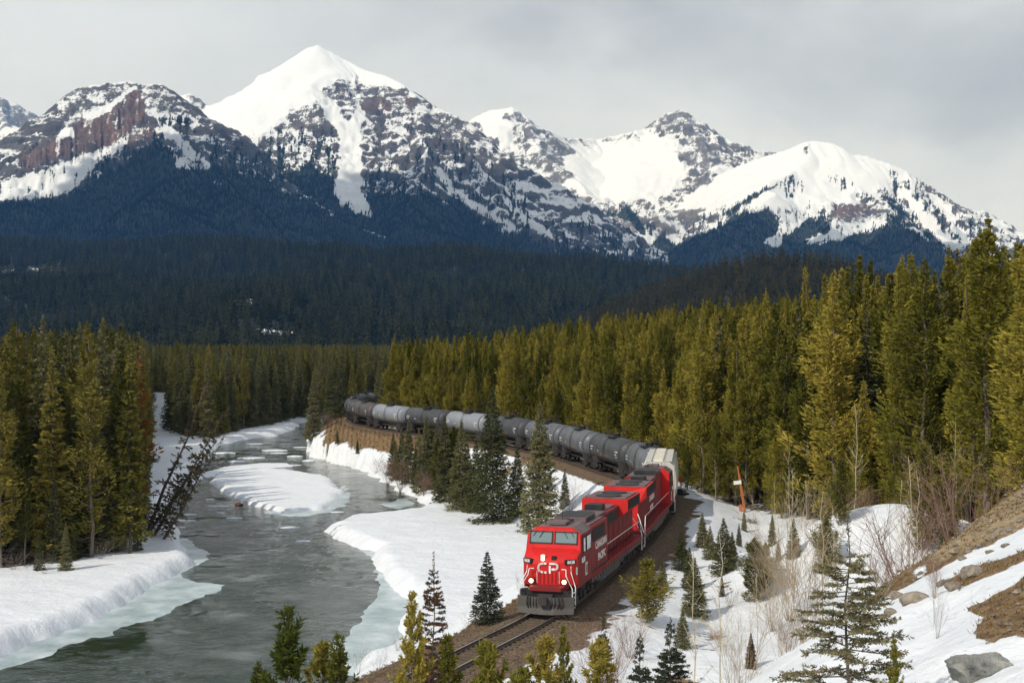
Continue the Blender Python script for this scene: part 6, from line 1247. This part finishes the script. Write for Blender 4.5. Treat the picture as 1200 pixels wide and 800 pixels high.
def rock_mesh(seed, sub=3, flat=0.65, sharp=0.28):
    bm = bmesh.new(); bmesh.ops.create_icosphere(bm, subdivisions=sub, radius=1); r = random.Random(seed); pl = [(Vector((r.gauss(0, 1), r.gauss(0, 1), r.gauss(0, 0.8))).normalized(), r.uniform(0.55, 0.9)) for _ in range(11)]
    for v in bm.verts:
        for n_, d in pl:
            k = v.co.dot(n_) - d
            if k > 0: v.co -= n_ * k * 0.95
        f_ = fbm(np.array([v.co.x * 3 + seed]), np.array([v.co.y * 3 + v.co.z * 2.3]), 4, seed)[0]; v.co *= 1 + sharp * 0.28 * f_; v.co.z *= flat
    me = bpy.data.meshes.new('boulder'); bm.to_mesh(me); bm.free(); return me
RK = [rock_mesh(701 + i) for i in range(5)]
for me in RK: me.materials.append(M['rock'])
for i, (a_, b_, sz, l_) in enumerate([(1140, 673, 0.62, 'largest pale boulder resting on the snow of the slope'), (1118, 690, 0.42, 'split tan boulder under the largest one'), (1106, 684, 0.34, 'dark boulder at the edge of the snow tongue'), (1071, 706, 0.75, 'long tan rock slab at the foot of the brown slope'), (1053, 700, 0.45, 'rounded tan rock above the long slab'), (1150, 640, 0.28, 'small tan stone in the upper rubble band'),
    (1162, 633, 0.30, 'tan stone beside the upper rubble'), (1173, 626, 0.34, 'blocky tan stone high in the rubble band'), (1135, 648, 0.3, 'flat tan stone at the lower end of the rubble band'), (1185, 622, 0.36, 'tan stone at the top of the rubble band'), (1080, 672, 0.22, 'small pale stone in the brown grass'), (1128, 656, 0.26, 'tan stone on the bare bank'), (1196, 612, 0.3, 'tan stone where the bare bank meets the snow'), (1120, 640, 0.22, 'little tan stone on the dirt'), (958, 668, 0.5, 'tan rock poking through the snow by the thicket'), (938, 742, 0.35, 'brown rock at the foot of the grey leader spruce'), (1043, 718, 0.3, 'half buried tan rock below the long slab'), (1160, 648, 0.24, 'stone lying under the rubble band'), (1178, 640, 0.2, 'loose stone on the tan dirt')]):
    o = link(bpy.data.objects.new('boulder', RK[i % 5])); o.location = hit(a_, b_) + Vector((0, 0, 0.05 * sz)); o.scale = (sz * 1.25, sz, sz * 0.9) if False else (sz * 0.85, sz * 0.68, sz * 0.62); o.rotation_euler = (random.uniform(-.2, .2), random.uniform(-.2, .2), random.uniform(0, 6)); tag(o, l_, 'boulder')
# rubble lying in the tan band and over the bare earth: one mass of angular stones
rbm = MB(); rr2 = random.Random(31); I2 = np.flatnonzero(((tan > 0.4) & (bare > 0.5) & (Y > 15) & (Y < 90)).ravel()); I3 = np.flatnonzero(((bare > 0.6) & (Y > 15) & (Y < 90) & onhill).ravel())
for i in range(900):
    k = int(rr2.choice(I2 if i < 560 else I3)); c0 = Vector((X.ravel()[k] + rr2.uniform(-.2, .2), Y.ravel()[k] + rr2.uniform(-.2, .2), Z.ravel()[k])); q = rr2.uniform(0.03, 0.11) * (1.9 if rr2.random() < 0.07 else 1)
    rbm.add([c0 + Vector((q * dx * rr2.uniform(.6, 1.4), q * dy * rr2.uniform(.6, 1.4), q * dz * rr2.uniform(.5, 1.1))) for dx, dy, dz in ((1, .2, 0), (-1, -.1, 0), (.1, 1, 0), (-.2, -1, .1), (.5, .5, .8), (-.5, -.4, .9), (0, 0, -1))], [(0, 2, 4), (2, 5, 4), (2, 1, 5), (1, 3, 5), (3, 4, 5), (3, 0, 4), (2, 0, 6), (1, 2, 6), (3, 1, 6), (0, 3, 6)])
o = rbm.build('rubble', M['rock']); tag(o, kind='stuff')
oc = rock_mesh(741, 5, 0.8, 0.75); oc.materials.append(M['rock_grey']); o = link(bpy.data.objects.new('rock_outcrop', oc)); o.location = hit(1155, 792) + Vector((0.0, 0.3, -0.1)); o.scale = (0.62, 1.0, 0.72); o.rotation_euler = (0.1, -0.32, 0.4); tag(o, 'grey lichened rock outcrop breaking through the snow slope', 'rock outcrop')
o = link(bpy.data.objects.new('boulder', RK[2].copy())); o.data.materials.clear(); M['redrock'] = paint('wet_red_rock', (0.13, 0.045, 0.04), 0.6, dirt=0.5, dirt_col=(0.05, 0.03, 0.03)); o.data.materials.append(M['redrock']); x_, y_ = P(281, 592, ZW); o.location = (x_, y_, ZW + 0.1); o.scale = (0.6, 0.6, 0.5); tag(o, 'dark red rock standing in the river below the snow island', 'boulder')
# driftwood log by the far tank cars' bank
x_, y_ = P(452, 571, -5.6); lg = MB().tube([(0, 0, 0), (1.6, 0.3, 0.3), (3.4, 0.4, 0.9)], 0.14, 7, 0.06).tube([(1.6, 0.3, 0.3), (2.0, 0.9, 0.7)], 0.06, 5, 0.02); o = lg.build('driftwood', M['bark_dark']); o.location = (x_, y_, g1(x_, y_) + 0.1); tag(o, 'dark branch stranded on the bank before the shrubs', 'driftwood')
for i, (a_, b_, rx, ry, l_) in enumerate([(339, 618, 1.15, 0.9, 'ice floe drifting in mid river'), (355, 634, 0.85, 0.7, 'smaller ice floe in mid river nearest the snow flat'), (275, 607, 0.95, 0.5, 'thin ice floe below the red rock'), (258, 601, 0.7, 0.4, 'tiny ice floe beside the red rock'), (255, 593, 1.6, 0.5, 'long thin ice floe upstream of the red rock'), (210, 610, 2.0, 0.9, 'ice floe against the west bank beyond the leaning trees'), (215, 603, 1.6, 0.8, 'ice floe lodged under the leaning trees'), (208, 618, 1.0, 0.6, 'ice pan nearest the leaning trunks'),
    (294, 537, 2.8, 2.0, 'snow capped floe above the island'), (277, 541, 1.8, 1.2, 'small floe beside the snow capped one'), (322, 528, 2.5, 1.4, 'pale floe at the edge of the dark water'), (345, 535, 1.6, 1.1, 'rounded snow cap near the narrow channel'), (362, 540, 1.3, 1.2, 'upright snow covered stone in the channel'), (327, 531, 1.8, 1.0, 'thin floe under the far bank'), (262, 531, 2.2, 1.2, 'floe below the far reach of the river'), (343, 545, 1.6, 0.6, 'slim floe just above the island'), (246, 585, 0.8, 0.5, 'scrap of ice by the island'), (395, 600, 1.1, 0.5, 'ice scrap downstream of the island'), (300, 520, 2.0, 1.0, 'floe in the dark reflecting reach'), (352, 524, 1.6, 0.9, 'white floe beside the point')]):
    x_, y_ = P(a_, b_, ZW); n_ = 16; r_ = random.Random(800 + i); ph = [r_.uniform(0.7, 1.2) for _ in range(n_)]; ph = [(ph[k - 1] + 2 * ph[k] + ph[(k + 1) % n_]) / 4 for k in range(n_)]
    fb = MB(); hh = 0.10 if ry < 1.05 else 0.22
    fb.loft([[(rx * q * ph[k] * math.cos(k * 6.283 / n_), ry * q * ph[k] * math.sin(k * 6.283 / n_), z) for k in range(n_)] for q, z in ((0.93, -0.08), (1.0, 0.03), (0.93, hh * 0.6), (0.6, hh), (0.15, hh * 1.15))])
    o = fb.build('ice_floe', M['floe'], None, True); o.location = (x_, y_, ZW); tag(o, l_, 'ice floe', 'ice floes in the river')

# dry grass: bleached blades on the bare earth, one mass
r_ = np.random.default_rng(77); msk = (bare > 0.5) & (Y > 15) & (Y < 290) & (np.abs(X) < 0.42 * Y + 6); I = np.flatnonzero(msk.ravel()); wgt = 1.0 / np.maximum(Y.ravel()[I], 20) ** 0.3
cell = np.gradient(Y, axis=0) * np.gradient(X, axis=1); wgt = cell.ravel()[I] * np.where(Y.ravel()[I] < 95, 9.0, 1.0); wgt /= wgt.sum(); pk = r_.choice(I, 52000, p=wgt)
gp = np.stack([X.ravel()[pk], Y.ravel()[pk], Z.ravel()[pk]], 1) + np.c_[r_.uniform(-.18, .18, len(pk)), r_.uniform(-.18, .18, len(pk)), np.full(len(pk), -0.03)]; gd = r_.normal(0, 0.55, (len(pk), 3)); gd[:, 2] = r_.uniform(0.35, 1.0, len(pk))
sc_ = np.where(gp[:, 1] < 95, 0.62, 2.0); gv = kites(gp, gd, r_.uniform(0.10, 0.30, len(pk)) * sc_, r_.uniform(0.02, 0.05, len(pk)) * sc_, r_)
M['drygrass'] = foliage('dry_grass_blades', [(0.0, (0.10, 0.06, 0.025)), (0.4, (0.21, 0.135, 0.055)), (0.8, (0.34, 0.24, 0.115)), (1.0, (0.45, 0.35, 0.19))], 0.2)
o = link(bpy.data.objects.new('dry_grass', crown_mesh('dry_grass', gv, r_.random(len(pk)), M['drygrass']))); tag(o, kind='stuff')

# ------------------------------------------------------------------ unseen cloud bank added over the valley, outlined to shade the lower slopes
cp_ = [(-8200, -300), (-6600, 700), (-5400, 1500), (-3600, 1100), (-1500, 700), (600, 900), (1600, 2400), (1200, 4200), (400, 5300), (-600, 5350), (-1500, 5150), (-2600, 5050), (-3700, 4500), (-4400, 4050), (-5600, 3850), (-7400, 3600), (-9200, 2400)]
cx_, cy_ = np.meshgrid(np.arange(-7500, 4300, 75.0), np.arange(-900, 5800, 75.0)); _of = (3150 - 500) / math.tan(SUN_EL); cp_ = [(x_ + _of * SAZ.x, y_ + _of * SAZ.y) for x_, y_ in [(-4600, 3900), (-3000, 3500), (-1500, 3350), (-600, 3100), (300, 2600), (1200, 2250), (2600, 2300), (5200, 4200), (5200, 6500), (2600, 6450), (1500, 6700), (600, 7100), (-100, 6600), (-700, 6150), (-1250, 5600), (-1600, 5150), (-2600, 4850), (-4300, 4700)]]
cs = sd_poly(cx_, cy_, cp_) + 150 * fbm(cx_ / 700, cy_ / 700, 4, 951); ins = np.clip(-cs / 900, 0, 1) ** 0.5
zt_ = 3150 + ins * (620 + 260 * fbm(cx_ / 600, cy_ / 600, 5, 952)); zb_ = 3150 - ins * (160 + 70 * fbm(cx_ / 500, cy_ / 500, 4, 953)); gq = grid_quads(*cx_.shape); kq = (cs.ravel()[gq] < 0).any(1); n0 = cx_.size
me = np_mesh('shade_cloud', np.concatenate([np.stack([cx_, cy_, zb_], -1).reshape(-1, 3), np.stack([cx_, cy_, zt_ + 1], -1).reshape(-1, 3)]), np.concatenate([gq[kq][:, ::-1], gq[kq] + n0]), smooth=True)
m, t, b, o = mat_new('cloud_white'); b.inputs['Base Color'].default_value = (0.85, 0.86, 0.88, 1); b.inputs['Roughness'].default_value = 1.0; me.materials.append(m); tag(link(bpy.data.objects.new('shade_cloud', me)), kind='structure')

# ------------------------------------------------------------------ air: one closed box of thin haze round the scene
hb = MB().box(-9500, 9500, -1200, 12900, -11, 2350); ho = hb.build('haze', M['black']); ho.data.materials.clear(); tag(ho, kind='stuff')
m = bpy.data.materials.new('haze_air'); m.use_nodes = True; t = NT(m.node_tree); t.t.nodes.clear()
pv = t.n('ShaderNodeVolumePrincipled', {'Color': (0.15, 0.42, 1.0, 1.0), 'Density': 4.6e-5, 'Anisotropy': 0.1, 'Absorption Color': (1.0, 1.0, 1.0, 1.0)}); oo = t.n('ShaderNodeOutputMaterial', {'Volume': pv.outputs[0]}); ho.data.materials.append(m)
